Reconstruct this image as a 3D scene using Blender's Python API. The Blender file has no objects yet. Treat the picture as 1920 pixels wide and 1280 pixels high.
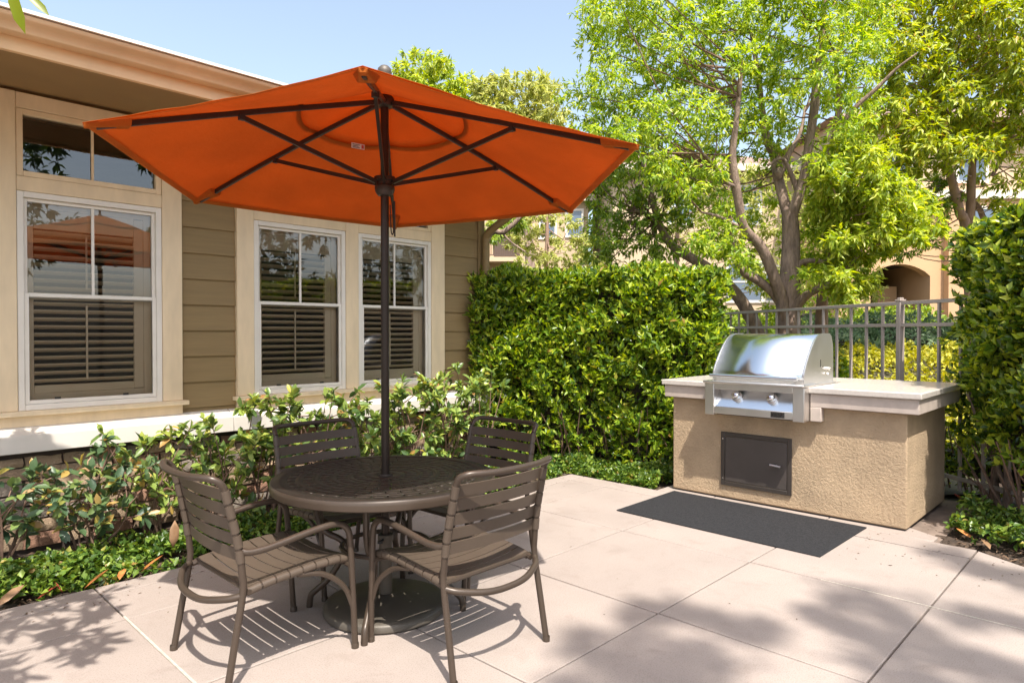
import bpy, bmesh, math, random
import numpy as np
from mathutils import Vector, Matrix

rnd = random.Random(11)
rng = np.random.RandomState(5)
C = bpy.context.scene.collection
SC = bpy.context.scene
PI = math.pi

# ------------------------------------------------------------------ camera, sky, sun, exposure
cam_d = bpy.data.cameras.new('camera'); cam = bpy.data.objects.new('camera', cam_d); C.objects.link(cam)
cam.location = (0, 0, 1.45)
yaw, pitch = math.radians(44.12), math.radians(-0.708)
fwd = Vector((math.cos(yaw)*math.cos(pitch), math.sin(yaw)*math.cos(pitch), math.sin(pitch)))
cam.rotation_euler = fwd.to_track_quat('-Z', 'Y').to_euler()
cam_d.sensor_width = 36; cam_d.lens = 23.47; cam_d.clip_end = 600; cam_d.clip_start = 0.05
SC.camera = cam

SUN_TO = Vector((-0.27, -0.48, 1.0)).normalized()
world = bpy.data.worlds.new('World'); SC.world = world; world.use_nodes = True
wn = world.node_tree
bg = wn.nodes['Background']
sky = wn.nodes.new('ShaderNodeTexSky'); sky.sky_type = 'NISHITA'; sky.sun_disc = False
sky.sun_elevation = math.asin(SUN_TO.z); sky.sun_rotation = math.atan2(SUN_TO.x, SUN_TO.y) % (2*PI)
sky.air_density = 1.0; sky.dust_density = 3.0; sky.ozone_density = 1.0
hs0 = wn.nodes.new('ShaderNodeHueSaturation'); hs0.inputs['Hue'].default_value = 0.491; hs0.inputs['Saturation'].default_value = 0.76; hs0.inputs['Value'].default_value = 1.13
wn.links.new(sky.outputs[0], hs0.inputs['Color']); wn.links.new(hs0.outputs[0], bg.inputs[0]); bg.inputs[1].default_value = 0.13
sd = bpy.data.lights.new('sun', 'SUN'); sd.energy = 3.6; sd.angle = math.radians(0.53); sd.color = (1.0, 0.945, 0.86)
sun = bpy.data.objects.new('sun', sd); C.objects.link(sun)
sun.rotation_euler = SUN_TO.to_track_quat('Z', 'Y').to_euler(); sun.location = (0, 0, 20)
SC.view_settings.view_transform = 'Standard'; SC.view_settings.look = 'None'
SC.view_settings.gamma = 1.0; SC.view_settings.use_curve_mapping = False
SC.view_settings.exposure = 1.12
SC.render.engine = 'CYCLES'
SC.cycles.max_bounces = 8; SC.cycles.transparent_max_bounces = 24
SC.cycles.diffuse_bounces = 4; SC.cycles.transmission_bounces = 6

# ------------------------------------------------------------------ materials
def N(nt, t, **kw):
    n = nt.nodes.new(t)
    for k, v in kw.items():
        setattr(n, k, v)
    return n

def mat(name, col, rough=0.6, metal=0.0, vary=0.0, vscale=6.0, bump=0.0, bscale=60.0, dark=None, stretch=None,
        rand=0.0, spec=0.5, detail=4.0, bdist=0.01):
    m = bpy.data.materials.new(name); m.use_nodes = True
    nt = m.node_tree; p = nt.nodes['Principled BSDF']
    p.inputs['Roughness'].default_value = rough; p.inputs['Metallic'].default_value = metal
    p.inputs['Specular IOR Level'].default_value = spec
    p.inputs['Base Color'].default_value = (*col, 1)
    tc = N(nt, 'ShaderNodeTexCoord'); mp = N(nt, 'ShaderNodeMapping')
    nt.links.new(tc.outputs['Object'], mp.inputs[0])
    if stretch: mp.inputs['Scale'].default_value = stretch
    src = None
    if vary > 0 or dark:
        nz = N(nt, 'ShaderNodeTexNoise'); nz.inputs['Scale'].default_value = vscale
        nz.inputs['Detail'].default_value = detail; nz.inputs['Roughness'].default_value = 0.6
        nt.links.new(mp.outputs[0], nz.inputs[0])
        r = N(nt, 'ShaderNodeValToRGB')
        d = dark or tuple(c*(1-vary) for c in col); b = tuple(min(1, c*(1+vary*0.6)) for c in col)
        r.color_ramp.elements[0].position = 0.32; r.color_ramp.elements[1].position = 0.68
        r.color_ramp.elements[0].color = (*d, 1); r.color_ramp.elements[1].color = (*b, 1)
        nt.links.new(nz.outputs['Fac'], r.inputs[0]); src = r.outputs[0]
        rr = N(nt, 'ShaderNodeMapRange'); rr.inputs['To Min'].default_value = max(0.02, rough-0.08); rr.inputs['To Max'].default_value = min(1, rough+0.1)
        nt.links.new(nz.outputs['Fac'], rr.inputs[0]); nt.links.new(rr.outputs[0], p.inputs['Roughness'])
    if rand > 0:
        oi = N(nt, 'ShaderNodeObjectInfo'); hs = N(nt, 'ShaderNodeHueSaturation')
        mr = N(nt, 'ShaderNodeMapRange'); mr.inputs['To Min'].default_value = 1-rand; mr.inputs['To Max'].default_value = 1+rand
        nt.links.new(oi.outputs['Random'], mr.inputs[0]); nt.links.new(mr.outputs[0], hs.inputs['Value'])
        if src: nt.links.new(src, hs.inputs['Color'])
        else: hs.inputs['Color'].default_value = (*col, 1)
        src = hs.outputs[0]
    if src: nt.links.new(src, p.inputs['Base Color'])
    if bump > 0:
        nb = N(nt, 'ShaderNodeTexNoise'); nb.inputs['Scale'].default_value = bscale; nb.inputs['Detail'].default_value = 8; nb.inputs['Roughness'].default_value = 0.68; nb.inputs['Distortion'].default_value = 0.3
        nt.links.new(mp.outputs[0], nb.inputs[0])
        bp = N(nt, 'ShaderNodeBump'); bp.inputs['Strength'].default_value = bump; bp.inputs['Distance'].default_value = bdist
        nt.links.new(nb.outputs['Fac'], bp.inputs['Height']); nt.links.new(bp.outputs[0], p.inputs['Normal'])
    return m

def leafmat(name, stops, rough=0.42, trans=0.35, spec=0.4):
    """stops: list of (pos, colour) picked per leaf"""
    m = bpy.data.materials.new(name); m.use_nodes = True
    nt = m.node_tree; p = nt.nodes['Principled BSDF']; out = nt.nodes['Material Output']
    g = N(nt, 'ShaderNodeNewGeometry'); r = N(nt, 'ShaderNodeValToRGB')
    els = r.color_ramp.elements
    els[0].position = stops[0][0]; els[0].color = (*stops[0][1], 1)
    els[1].position = stops[-1][0]; els[1].color = (*stops[-1][1], 1)
    for pos, c in stops[1:-1]:
        e = els.new(pos); e.color = (*c, 1)
    nt.links.new(g.outputs['Random Per Island'], r.inputs[0])
    p.inputs['Roughness'].default_value = rough; p.inputs['Specular IOR Level'].default_value = spec
    nt.links.new(r.outputs[0], p.inputs['Base Color'])
    t = N(nt, 'ShaderNodeBsdfTranslucent')
    hs = N(nt, 'ShaderNodeHueSaturation'); hs.inputs['Hue'].default_value = 0.485; hs.inputs['Saturation'].default_value = 1.15; hs.inputs['Value'].default_value = 1.3
    nt.links.new(r.outputs[0], hs.inputs['Color']); nt.links.new(hs.outputs[0], t.inputs[0])
    mx = N(nt, 'ShaderNodeMixShader'); mx.inputs[0].default_value = trans
    nt.links.new(p.outputs[0], mx.inputs[1]); nt.links.new(t.outputs[0], mx.inputs[2]); nt.links.new(mx.outputs[0], out.inputs[0])
    return m

def glassmat(name, ior=2.1, tint=(0.9, 0.92, 0.92), screen=0.0):
    m = bpy.data.materials.new(name); m.use_nodes = True
    nt = m.node_tree; out = nt.nodes['Material Output']; nt.nodes.remove(nt.nodes['Principled BSDF'])
    tr = N(nt, 'ShaderNodeBsdfTransparent'); tr.inputs[0].default_value = (*tint, 1)
    gl = N(nt, 'ShaderNodeBsdfGlossy'); gl.inputs['Roughness'].default_value = 0.0
    fr = N(nt, 'ShaderNodeFresnel'); fr.inputs[0].default_value = ior
    nz = N(nt, 'ShaderNodeTexNoise'); nz.inputs['Scale'].default_value = 2.2; nz.inputs['Detail'].default_value = 1
    tc = N(nt, 'ShaderNodeTexCoord'); nt.links.new(tc.outputs['Object'], nz.inputs[0])
    bp = N(nt, 'ShaderNodeBump'); bp.inputs['Strength'].default_value = 0.05; bp.inputs['Distance'].default_value = 0.02
    nt.links.new(nz.outputs['Fac'], bp.inputs['Height']); nt.links.new(bp.outputs[0], gl.inputs['Normal'])
    mx = N(nt, 'ShaderNodeMixShader')
    nt.links.new(fr.outputs[0], mx.inputs[0]); nt.links.new(tr.outputs[0], mx.inputs[1]); nt.links.new(gl.outputs[0], mx.inputs[2])
    nt.links.new(mx.outputs[0], out.inputs[0])
    return m

def screenmat(name):
    m = bpy.data.materials.new(name); m.use_nodes = True
    nt = m.node_tree; out = nt.nodes['Material Output']; nt.nodes.remove(nt.nodes['Principled BSDF'])
    tr = N(nt, 'ShaderNodeBsdfTransparent'); df = N(nt, 'ShaderNodeBsdfDiffuse'); df.inputs[0].default_value = (0.035, 0.035, 0.035, 1)
    mx = N(nt, 'ShaderNodeMixShader'); mx.inputs[0].default_value = 0.18
    nt.links.new(tr.outputs[0], mx.inputs[1]); nt.links.new(df.outputs[0], mx.inputs[2]); nt.links.new(mx.outputs[0], out.inputs[0])
    return m

def fabricmat(name, col, trans=0.48):
    m = bpy.data.materials.new(name); m.use_nodes = True
    nt = m.node_tree; out = nt.nodes['Material Output']; p = nt.nodes['Principled BSDF']
    tc = N(nt, 'ShaderNodeTexCoord')
    nz = N(nt, 'ShaderNodeTexNoise'); nz.inputs['Scale'].default_value = 3.0; nz.inputs['Detail'].default_value = 6
    nt.links.new(tc.outputs['Object'], nz.inputs[0])
    r = N(nt, 'ShaderNodeValToRGB'); r.color_ramp.elements[0].position = .3; r.color_ramp.elements[1].position = .7
    r.color_ramp.elements[0].color = (*[c*0.84 for c in col], 1); r.color_ramp.elements[1].color = (*col, 1)
    nt.links.new(nz.outputs['Fac'], r.inputs[0]); nt.links.new(r.outputs[0], p.inputs['Base Color'])
    p.inputs['Roughness'].default_value = 0.9; p.inputs['Specular IOR Level'].default_value = 0.15
    wv = N(nt, 'ShaderNodeTexNoise'); wv.inputs['Scale'].default_value = 9; wv.inputs['Detail'].default_value = 8; wv.inputs['Roughness'].default_value = 0.7
    nt.links.new(tc.outputs['Object'], wv.inputs[0])
    bp = N(nt, 'ShaderNodeBump'); bp.inputs['Strength'].default_value = 0.4; bp.inputs['Distance'].default_value = 0.03
    nt.links.new(wv.outputs['Fac'], bp.inputs['Height']); nt.links.new(bp.outputs[0], p.inputs['Normal'])
    t = N(nt, 'ShaderNodeBsdfTranslucent'); nt.links.new(r.outputs[0], t.inputs[0]); nt.links.new(bp.outputs[0], t.inputs['Normal'])
    mx = N(nt, 'ShaderNodeMixShader'); mx.inputs[0].default_value = trans
    nt.links.new(p.outputs[0], mx.inputs[1]); nt.links.new(t.outputs[0], mx.inputs[2]); nt.links.new(mx.outputs[0], out.inputs[0])
    return m

def concretemat(name, col):
    m = mat(name, col, .82, vary=.085, vscale=1.7, bump=.18, bscale=120, rand=.03, detail=8, bdist=.004)
    nt = m.node_tree; p = nt.nodes['Principled BSDF']; src = p.inputs['Base Color'].links[0].from_socket
    tc = N(nt, 'ShaderNodeTexCoord')
    # faint blotches and ring-shaped water stains
    n1 = N(nt, 'ShaderNodeTexNoise'); n1.inputs['Scale'].default_value = 4.5; n1.inputs['Detail'].default_value = 10; n1.inputs['Roughness'].default_value = .68; n1.inputs['Distortion'].default_value = .6
    r1 = N(nt, 'ShaderNodeValToRGB'); r1.color_ramp.elements[0].position = .30; r1.color_ramp.elements[1].position = .46
    r1.color_ramp.elements[0].color = (.89, .87, .86, 1); r1.color_ramp.elements[1].color = (1, 1, 1, 1)
    # sandy speckle
    n2 = N(nt, 'ShaderNodeTexNoise'); n2.inputs['Scale'].default_value = 160; n2.inputs['Detail'].default_value = 2
    r2 = N(nt, 'ShaderNodeValToRGB'); r2.color_ramp.elements[0].position = .33; r2.color_ramp.elements[1].position = .5
    r2.color_ramp.elements[0].color = (.80, .78, .76, 1); r2.color_ramp.elements[1].color = (1, 1, 1, 1)
    for a, b in ((n1, r1), (n2, r2)):
        nt.links.new(tc.outputs['Object'], a.inputs[0]); nt.links.new(a.outputs['Fac'], b.inputs[0])
        mx = N(nt, 'ShaderNodeMix', data_type='RGBA', blend_type='MULTIPLY'); mx.inputs[0].default_value = 1
        nt.links.new(src, mx.inputs[6]); nt.links.new(b.outputs[0], mx.inputs[7]); src = mx.outputs[2]
    nt.links.new(src, p.inputs['Base Color']); return m

M = {}
M['slab'] = concretemat('patio_concrete', (.325, .272, .240))
M['grout'] = mat('joint_fill', (.20, .15, .12), .95, vary=.4, vscale=5)
M['soil'] = mat('garden_soil', (.075, .05, .034), .95, vary=.5, vscale=14, bump=.8, bscale=40, bdist=.03)
M['hillsoil'] = mat('hill_soil', (.09, .08, .04), .95, vary=.5, vscale=3, bump=.5, bscale=20)
M['lawn'] = mat('lawn_ground', (.10, .20, .02), .9, vary=.3, vscale=8)
M['siding'] = mat('tan_siding', (.262, .18, .08), .7, vary=.10, vscale=3, stretch=(1, 1, 12), bump=.12, bscale=18, rand=.03, bdist=.004)
M['soffit'] = mat('brown_soffit', (.32, .20, .085), .7, vary=.08, vscale=3)
M['trim'] = mat('cream_trim', (.78, .62, .415), .6, vary=.09, vscale=5, stretch=(2, 2, .5), bump=.05, bscale=30, bdist=.004)
M['skirt'] = mat('white_skirt', (.60, .555, .50), .6, vary=.06, vscale=4, bump=.05, bscale=30, bdist=.004)
M['gutter'] = mat('tan_gutter', (.66, .455, .265), .45, vary=.10, vscale=3, bump=.04, bscale=8)
M['fascia'] = mat('tan_fascia', (.76, .53, .305), .6, vary=.08, vscale=3, bump=.06, bscale=20, bdist=.004)
M['roofedge'] = mat('white_drip_edge', (.8, .76, .7), .5)
M['sealant'] = mat('joint_sealant', (.48, .42, .35), .8, vary=.2, vscale=30)
M['roof'] = mat('roof_shingle', (.25, .2, .17), .9, vary=.3, vscale=12)
M['white'] = mat('white_vinyl', (.78, .73, .655), .35, vary=.04, vscale=8)
M['shutter'] = mat('beige_shutter', (.85, .68, .46), .5, vary=.04, vscale=6)
M['room'] = mat('room_wall', (.22, .17, .12), .9, vary=.2, vscale=2)
M['glass'] = glassmat('window_glass', 2.25)
M['glass_low'] = glassmat('screened_glass', 1.45)
M['screen'] = screenmat('insect_screen')
M['black'] = mat('black_plastic', (.02, .02, .02), .5)
M['stoneA'] = mat('tan_stone', (.40, .29, .19), .9, dark=(.25, .17, .11), vscale=9, bump=.9, bscale=26, rand=.18, bdist=.02, detail=8)
M['stoneB'] = mat('rust_stone', (.36, .20, .13), .9, dark=(.22, .12, .085), vscale=9, bump=.9, bscale=26, rand=.18, bdist=.02, detail=8)
M['stoneC'] = mat('grey_stone', (.32, .27, .22), .9, dark=(.18, .145, .12), vscale=9, bump=.9, bscale=26, rand=.15, bdist=.02, detail=8)
M['mortar'] = mat('mortar', (.07, .05, .04), .95, vary=.3)
M['stucco'] = mat('island_stucco', (.48, .35, .222), .9, vary=.20, vscale=3.0, bump=.85, bscale=44, bdist=.022, detail=6)
M['granite'] = mat('stone_counter', (.54, .49, .44), .22, vary=.10, vscale=40, detail=6)
M['apron'] = mat('counter_apron', (.47, .395, .34), .6, vary=.14, vscale=9, bump=.06, bscale=60, bdist=.004)
M['steel'] = mat('brushed_steel', (.74, .71, .68), .36, 1.0, vary=.03, vscale=5)
M['steelhood'] = mat('hood_steel', (.74, .78, .82), .21, 1.0, vary=.02, vscale=3)
M['chrome'] = mat('chrome', (.75, .75, .76), .08, 1.0)
M['gap'] = mat('grill_dark_gap', (.025, .022, .02), .5)
M['door'] = mat('dark_door', (.085, .07, .062), .5, .2, vary=.1, vscale=5)
M['doorframe'] = mat('dark_door_frame', (.07, .058, .05), .4, .3)
M['mat'] = mat('grey_mat', (.030, .030, .032), 1.0, spec=.1, vary=.35, vscale=70, bump=.6, bscale=220, bdist=.006)
M['frame'] = mat('bronze_frame', (.066, .047, .034), .36, .2, vary=.06, vscale=6, spec=.5)
M['strap'] = mat('bronze_strap', (.088, .065, .048), .42, .0, vary=.06, vscale=8, bump=.05, bscale=80, bdist=.002, spec=.35)
M['tabletop'] = mat('bronze_tabletop', (.030, .023, .018), .42, .2, vary=.08, vscale=8, spec=.3)
M['polem'] = mat('dark_bronze_pole', (.035, .024, .019), .35, .4)
M['rib'] = mat('dark_bronze_rib', (.040, .026, .02), .4, .3)
M['basemetal'] = mat('umbrella_base_metal', (.10, .085, .068), .5, .2, vary=.15, vscale=7)
M['canopy'] = fabricmat('orange_canvas', (.61, .175, .030))
M['vent'] = fabricmat('orange_vent_canvas', (.63, .175, .030), .55)
M['label'] = mat('white_label', (.8, .78, .75), .7)
M['ink'] = mat('label_ink', (.12, .12, .13), .7)
M['redink'] = mat('label_red', (.55, .08, .07), .7)
M['cord'] = mat('cord', (.03, .025, .02), .8)
M['fence'] = mat('fence_paint', (.39, .325, .285), .5, .1, vary=.08, vscale=6)
M['bark'] = mat('grey_bark', (.40, .285, .22), .95, dark=(.16, .11, .085), vscale=16, stretch=(1, 1, .3), bump=.9, bscale=30, bdist=.03, detail=8)
M['barkpink'] = mat('pink_bark', (.40, .26, .20), .9, dark=(.24, .15, .11), vscale=9, stretch=(1, 1, .3), bump=.5, bscale=20, bdist=.02)
M['stem'] = mat('woody_stem', (.19, .115, .08), .9, vary=.3, vscale=20)
M['core'] = mat('shaded_core', (.045, .038, .022), .95, vary=.4, vscale=10, bump=.8, bscale=20, bdist=.05)  # twig brown kept dark, the shade inside the foliage put into the colour
M['stucco_bg'] = mat('beige_building', (.55, .42, .28), .9, vary=.06, vscale=.6)
M['stucco_or'] = mat('orange_building', (.55, .345, .19), .9, vary=.06, vscale=.6)
M['trim_bg'] = mat('pale_building_trim', (.66, .58, .48), .8)
M['roof_bg'] = mat('brown_roof', (.30, .20, .155), .9, vary=.2, vscale=3)
M['pane_bg'] = mat('far_glass', (.10, .14, .20), .08, 0, spec=1.0)
M['rail_bg'] = mat('far_railing', (.10, .065, .055), .6)
M['dark_bg'] = mat('opening_dark', (.10, .07, .05), .8)
M['gdoor'] = mat('garage_door', (.09, .085, .08), .6)
M['deadleaf_red'] = mat('red_leaf', (.40, .065, .03), .55, dark=(.22, .04, .03), vscale=25)
M['deadleaf_or'] = mat('orange_leaf', (.55, .22, .06), .55, dark=(.40, .12, .03), vscale=25)
M['deadleaf_br'] = mat('brown_leaf', (.22, .13, .065), .6, dark=(.30, .17, .09), vscale=25)
M['mulch'] = mat('mulch_chip', (.14, .085, .05), .9, vary=.5, vscale=3)

M['lf_main'] = leafmat('leaf_camphor', [(0, (.11, .22, .022)), (.25, (.25, .39, .036)), (.7, (.41, .53, .052)), (1, (.62, .66, .12))], .36, .5)
M['lf_small'] = leafmat('leaf_bright', [(0, (.16, .25, .02)), (.4, (.34, .45, .04)), (1, (.58, .60, .09))], .36, .5)
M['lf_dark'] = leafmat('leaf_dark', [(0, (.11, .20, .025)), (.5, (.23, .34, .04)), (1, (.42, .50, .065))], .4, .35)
M['lf_sage'] = leafmat('leaf_sage', [(0, (.14, .19, .07)), (.5, (.25, .29, .11)), (1, (.38, .38, .16))], .5, .35)
M['lf_pale'] = leafmat('leaf_pale', [(0, (.26, .31, .06)), (.5, (.42, .45, .10)), (1, (.56, .55, .18))], .5, .42)
M['lf_right'] = leafmat('leaf_yellowgreen', [(0, (.14, .22, .018)), (.4, (.34, .42, .034)), (.95, (.55, .58, .07)), (1, (.50, .26, .06))], .4, .42)
M['lf_hedge'] = leafmat('leaf_hedge', [(0, (.03, .075, .012)), (.3, (.10, .19, .018)), (.6, (.27, .40, .03)), (.975, (.54, .61, .065)), (1, (.34, .20, .06))], .30, .40, .55)
M['lf_hedge2'] = leafmat('leaf_hedge_glossy', [(0, (.035, .085, .012)), (.35, (.11, .19, .02)), (.65, (.29, .38, .036)), (1, (.55, .59, .07))], .28, .38, .6)
M['lf_shrub'] = leafmat('leaf_hawthorn', [(0, (.06, .12, .035)), (.35, (.15, .23, .055)), (.75, (.28, .37, .075)), (.94, (.42, .48, .10)), (.97, (.50, .36, .07)), (1, (.40, .20, .10))], .35, .3, .5)
M['lf_shrubdry'] = leafmat('leaf_hawthorn_dry', [(0, (.045, .09, .05)), (.55, (.10, .165, .065)), (.84, (.22, .30, .08)), (.90, (.46, .33, .07)), (1, (.44, .26, .17))], .4, .25, .45)
M['lf_ground'] = leafmat('leaf_groundcover', [(0, (.035, .08, .016)), (.5, (.10, .18, .028)), (.96, (.28, .38, .06)), (1, (.35, .22, .07))], .35, .3, .45)
M['lf_ghill'] = leafmat('leaf_hill', [(0, (.28, .30, .03)), (.5, (.48, .47, .05)), (1, (.62, .56, .08))], .5, .35)
M['lf_gsage'] = leafmat('leaf_hill_sage', [(0, (.10, .17, .08)), (.5, (.20, .30, .15)), (1, (.34, .42, .24))], .5, .3)
M['lf_near'] = leafmat('leaf_near', [(0, (.13, .22, .02)), (1, (.30, .34, .03))], .35, .5)
M['lf_tall'] = leafmat('leaf_tall', [(0, (.03, .06, .015)), (1, (.08, .13, .03))], .4, .3)

# ------------------------------------------------------------------ mesh helpers
class MB:
    def __init__(s): s.v = []; s.f = []; s.sm = []
    def add(s, vs, fs, smooth=False):
        o = len(s.v); s.v += [tuple(v) for v in vs]; s.f += [tuple(i+o for i in f) for f in fs]; s.sm += [smooth]*len(fs); return s
    def box(s, x0, x1, y0, y1, z0, z1):
        v = [(x, y, z) for z in (z0, z1) for y in (y0, y1) for x in (x0, x1)]
        return s.add(v, [(0, 2, 3, 1), (4, 5, 7, 6), (0, 1, 5, 4), (2, 6, 7, 3), (0, 4, 6, 2), (1, 3, 7, 5)])
    def beam(s, a, b, w, h, up=(0, 0, 1)):
        a = Vector(a); b = Vector(b); d = (b-a).normalized(); u = Vector(up)
        if abs(d.dot(u)) > .98: u = Vector((1, 0, 0))
        x = d.cross(u).normalized(); y = x.cross(d).normalized()
        v = []
        for p in (a, b):
            for sx, sy in ((-1, -1), (1, -1), (1, 1), (-1, 1)):
                v.append(p + x*sx*w/2 + y*sy*h/2)
        return s.add(v, [(3, 2, 1, 0), (4, 5, 6, 7), (0, 1, 5, 4), (1, 2, 6, 5), (2, 3, 7, 6), (3, 0, 4, 7)])
    def tube(s, pts, r, n=8, cap=True, closed=False):
        pts = [Vector(p) for p in pts]; m = len(pts)
        rs = r if isinstance(r, (list, tuple)) else [r]*m
        vs = []; prev = None
        for i, p in enumerate(pts):
            if closed: d = (pts[(i+1) % m]-pts[i-1]).normalized()
            else: d = (pts[min(i+1, m-1)]-pts[max(i-1, 0)]).normalized()
            if prev is None:
                u = Vector((0, 0, 1)) if abs(d.z) < .9 else Vector((1, 0, 0))
                x = d.cross(u).normalized()
            else:
                x = (prev - d*prev.dot(d)).normalized()
            prev = x; y = d.cross(x)
            for k in range(n):
                a = 2*PI*k/n; vs.append(p + (x*math.cos(a)+y*math.sin(a))*rs[i])
        fs = []
        for i in range(m if closed else m-1):
            j = (i+1) % m
            for k in range(n):
                k2 = (k+1) % n; fs.append((i*n+k, i*n+k2, j*n+k2, j*n+k))
        if cap and not closed:
            fs.append(tuple(range(n-1, -1, -1))); fs.append(tuple((m-1)*n+k for k in range(n)))
        return s.add(vs, fs, True)
    def lathe(s, prof, n=32, c=(0, 0, 0), smooth=True):
        vs = []; fs = []
        for r, z in prof:
            for k in range(n):
                a = 2*PI*k/n; vs.append((c[0]+r*math.cos(a), c[1]+r*math.sin(a), c[2]+z))
        for i in range(len(prof)-1):
            for k in range(n):
                k2 = (k+1) % n; fs.append((i*n+k, i*n+k2, (i+1)*n+k2, (i+1)*n+k))
        return s.add(vs, fs, smooth)
    def prism(s, poly, z0, z1):
        n = len(poly); v = [(x, y, z0) for x, y in poly]+[(x, y, z1) for x, y in poly]
        f = [tuple(range(n-1, -1, -1)), tuple(range(n, 2*n))]+[(i, (i+1) % n, n+(i+1) % n, n+i) for i in range(n)]
        return s.add(v, f)
    def extrude(s, prof, axis, a0, a1, smooth=False):
        """prof: closed 2D outline; axis 'x': prof=(y,z); 'y': prof=(x,z)"""
        n = len(prof)
        if axis == 'x': v = [(a, p, q) for a in (a0, a1) for p, q in prof]
        else: v = [(p, a, q) for a in (a0, a1) for p, q in prof]
        s.add(v, [tuple(range(n-1, -1, -1)), tuple(range(n, 2*n))])
        o = len(s.v)-2*n
        s.f += [(o+i, o+(i+1) % n, o+n+(i+1) % n, o+n+i) for i in range(n)]; s.sm += [smooth]*n
        return s
    def mesh(s, name, m):
        me = bpy.data.meshes.new(name); me.from_pydata(s.v, [], s.f)
        bm = bmesh.new(); bm.from_mesh(me); bmesh.ops.recalc_face_normals(bm, faces=bm.faces); 
        for f, q in zip(bm.faces, s.sm): f.smooth = q
        bm.to_mesh(me); bm.free()
        me.materials.append(m); me.set_sharp_from_angle(angle=math.radians(42)); return me
    def build(s, name, m, parent=None, bevel=0, seg=2, loc=None):
        return link(name, s.mesh(name, m), parent, bevel, seg, loc)

def link(name, me, parent=None, bevel=0, seg=2, loc=None):
    o = bpy.data.objects.new(name, me); C.objects.link(o)
    if loc: o.location = loc
    if parent: o.parent = parent
    if bevel:
        b = o.modifiers.new('bevel', 'BEVEL'); b.width = bevel; b.segments = seg; b.limit_method = 'ANGLE'; b.angle_limit = math.radians(40); b.harden_normals = False
    return o

def tag(o, label, cat, group=None):
    o['label'] = label; o['category'] = cat
    if group: o['group'] = group
    return o
def struct(o): o['kind'] = 'structure'; return o
def thing(name, label, cat, loc=(0, 0, 0), rz=0, group=None):
    o = bpy.data.objects.new(name, None); C.objects.link(o); o.empty_display_size = .1
    o.location = loc; o.rotation_euler = (0, 0, rz)
    return tag(o, label, cat, group)
def copy_tree(o, parent=None):
    c = o.copy(); C.objects.link(c)
    if parent: c.parent = parent
    for ch in list(o.children): copy_tree(ch, c)
    return c

def smooth_path(pts, k=4):
    """Catmull-Rom through points"""
    pts = [np.array(p, float) for p in pts]; out = []
    P = [2*pts[0]-pts[1]]+pts+[2*pts[-1]-pts[-2]]
    for i in range(1, len(P)-2):
        for j in range(k):
            t = j/k; a, b, c, d = P[i-1], P[i], P[i+1], P[i+2]
            out.append(.5*((2*b)+(c-a)*t+(2*a-5*b+4*c-d)*t*t+(3*b-a-3*c+d)*t**3))
    out.append(P[-2]); return out

def nrm(a): return a/np.maximum(np.linalg.norm(a, axis=-1, keepdims=True), 1e-9)
def leaf_object(name, P, A, Nn, L, W, m, parent=None, lod=0, fold=.22, droop=.12):
    P = np.asarray(P, float); n = len(P); A = nrm(A); S = nrm(np.cross(Nn, A)); Nn = np.cross(A, S)
    L = np.broadcast_to(np.asarray(L, float), (n,))[:, None]; W = np.broadcast_to(np.asarray(W, float), (n,))[:, None]
    if lod == 0:
        V = np.stack([P, P+A*L*.45+S*W*.5+Nn*W*fold, P+A*L-Nn*L*droop, P+A*L*.45-S*W*.5+Nn*W*fold], 1)
        T = np.array([(0, 1, 2), (0, 2, 3)])
    else:
        m1 = P+A*L*.33-Nn*L*droop*.1; m2 = P+A*L*.7-Nn*L*droop*.45; tip = P+A*L-Nn*L*droop
        V = np.stack([P, m1+S*W*.43+Nn*W*fold, m2+S*W*.42+Nn*W*fold, tip, m2-S*W*.42+Nn*W*fold, m1-S*W*.43+Nn*W*fold, m1, m2], 1)
        T = np.array([(0, 1, 6), (6, 1, 2), (6, 2, 7), (7, 2, 3), (0, 6, 5), (6, 7, 4), (6, 4, 5), (7, 3, 4)])
    k = V.shape[1]; V = V.reshape(-1, 3)
    F = (T[None]+np.arange(n)[:, None, None]*k).reshape(-1, 3)
    me = bpy.data.meshes.new(name); me.vertices.add(len(V)); me.vertices.foreach_set('co', V.astype(np.float32).ravel())
    me.loops.add(F.size); me.loops.foreach_set('vertex_index', F.astype(np.int32).ravel())
    me.polygons.add(len(F)); me.polygons.foreach_set('loop_start', np.arange(0, F.size, 3, dtype=np.int32))
    me.polygons.foreach_set('loop_total', np.full(len(F), 3, np.int32))
    if lod: me.polygons.foreach_set('use_smooth', np.ones(len(F), bool))
    me.update(calc_edges=True); me.materials.append(m)
    return link(name, me, parent)

def rdir(n): return nrm(rng.normal(size=(n, 3)))
def crown(clumps, per, tufts, L, W, droop=.45, spread=1.0):
    """leaf base points / axes / normals for a list of clumps (x,y,z,r): each clump is a set of twig ends with rosettes of leaves"""
    Ps = []; As = []; Ns = []; Ls = []
    for x, y, z, r in clumps:
        d = rdir(tufts); rad = r*spread*rng.uniform(.25, 1, (tufts, 1))**.6
        tip = np.array((x, y, z))+d*rad*np.array((1, 1, .85))
        k = max(1, per//tufts)
        tp = np.repeat(tip, k, 0); td = np.repeat(d, k, 0); n = len(tp)
        a = nrm(td*.55+rdir(n)*.85+np.array((0, 0, -droop)))
        b = tp-td*rng.uniform(0, .10, (n, 1))+rng.normal(size=(n, 3))*.018
        nn = nrm(np.array((-.30, -.45, .75))+td*.35+rdir(n)*.55)
        Ps.append(b); As.append(a); Ns.append(nn); Ls.append(rng.uniform(.7, 1.2, n))
    P = np.concatenate(Ps); s = np.concatenate(Ls)
    return P, np.concatenate(As), np.concatenate(Ns), L*s, W*s

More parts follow.
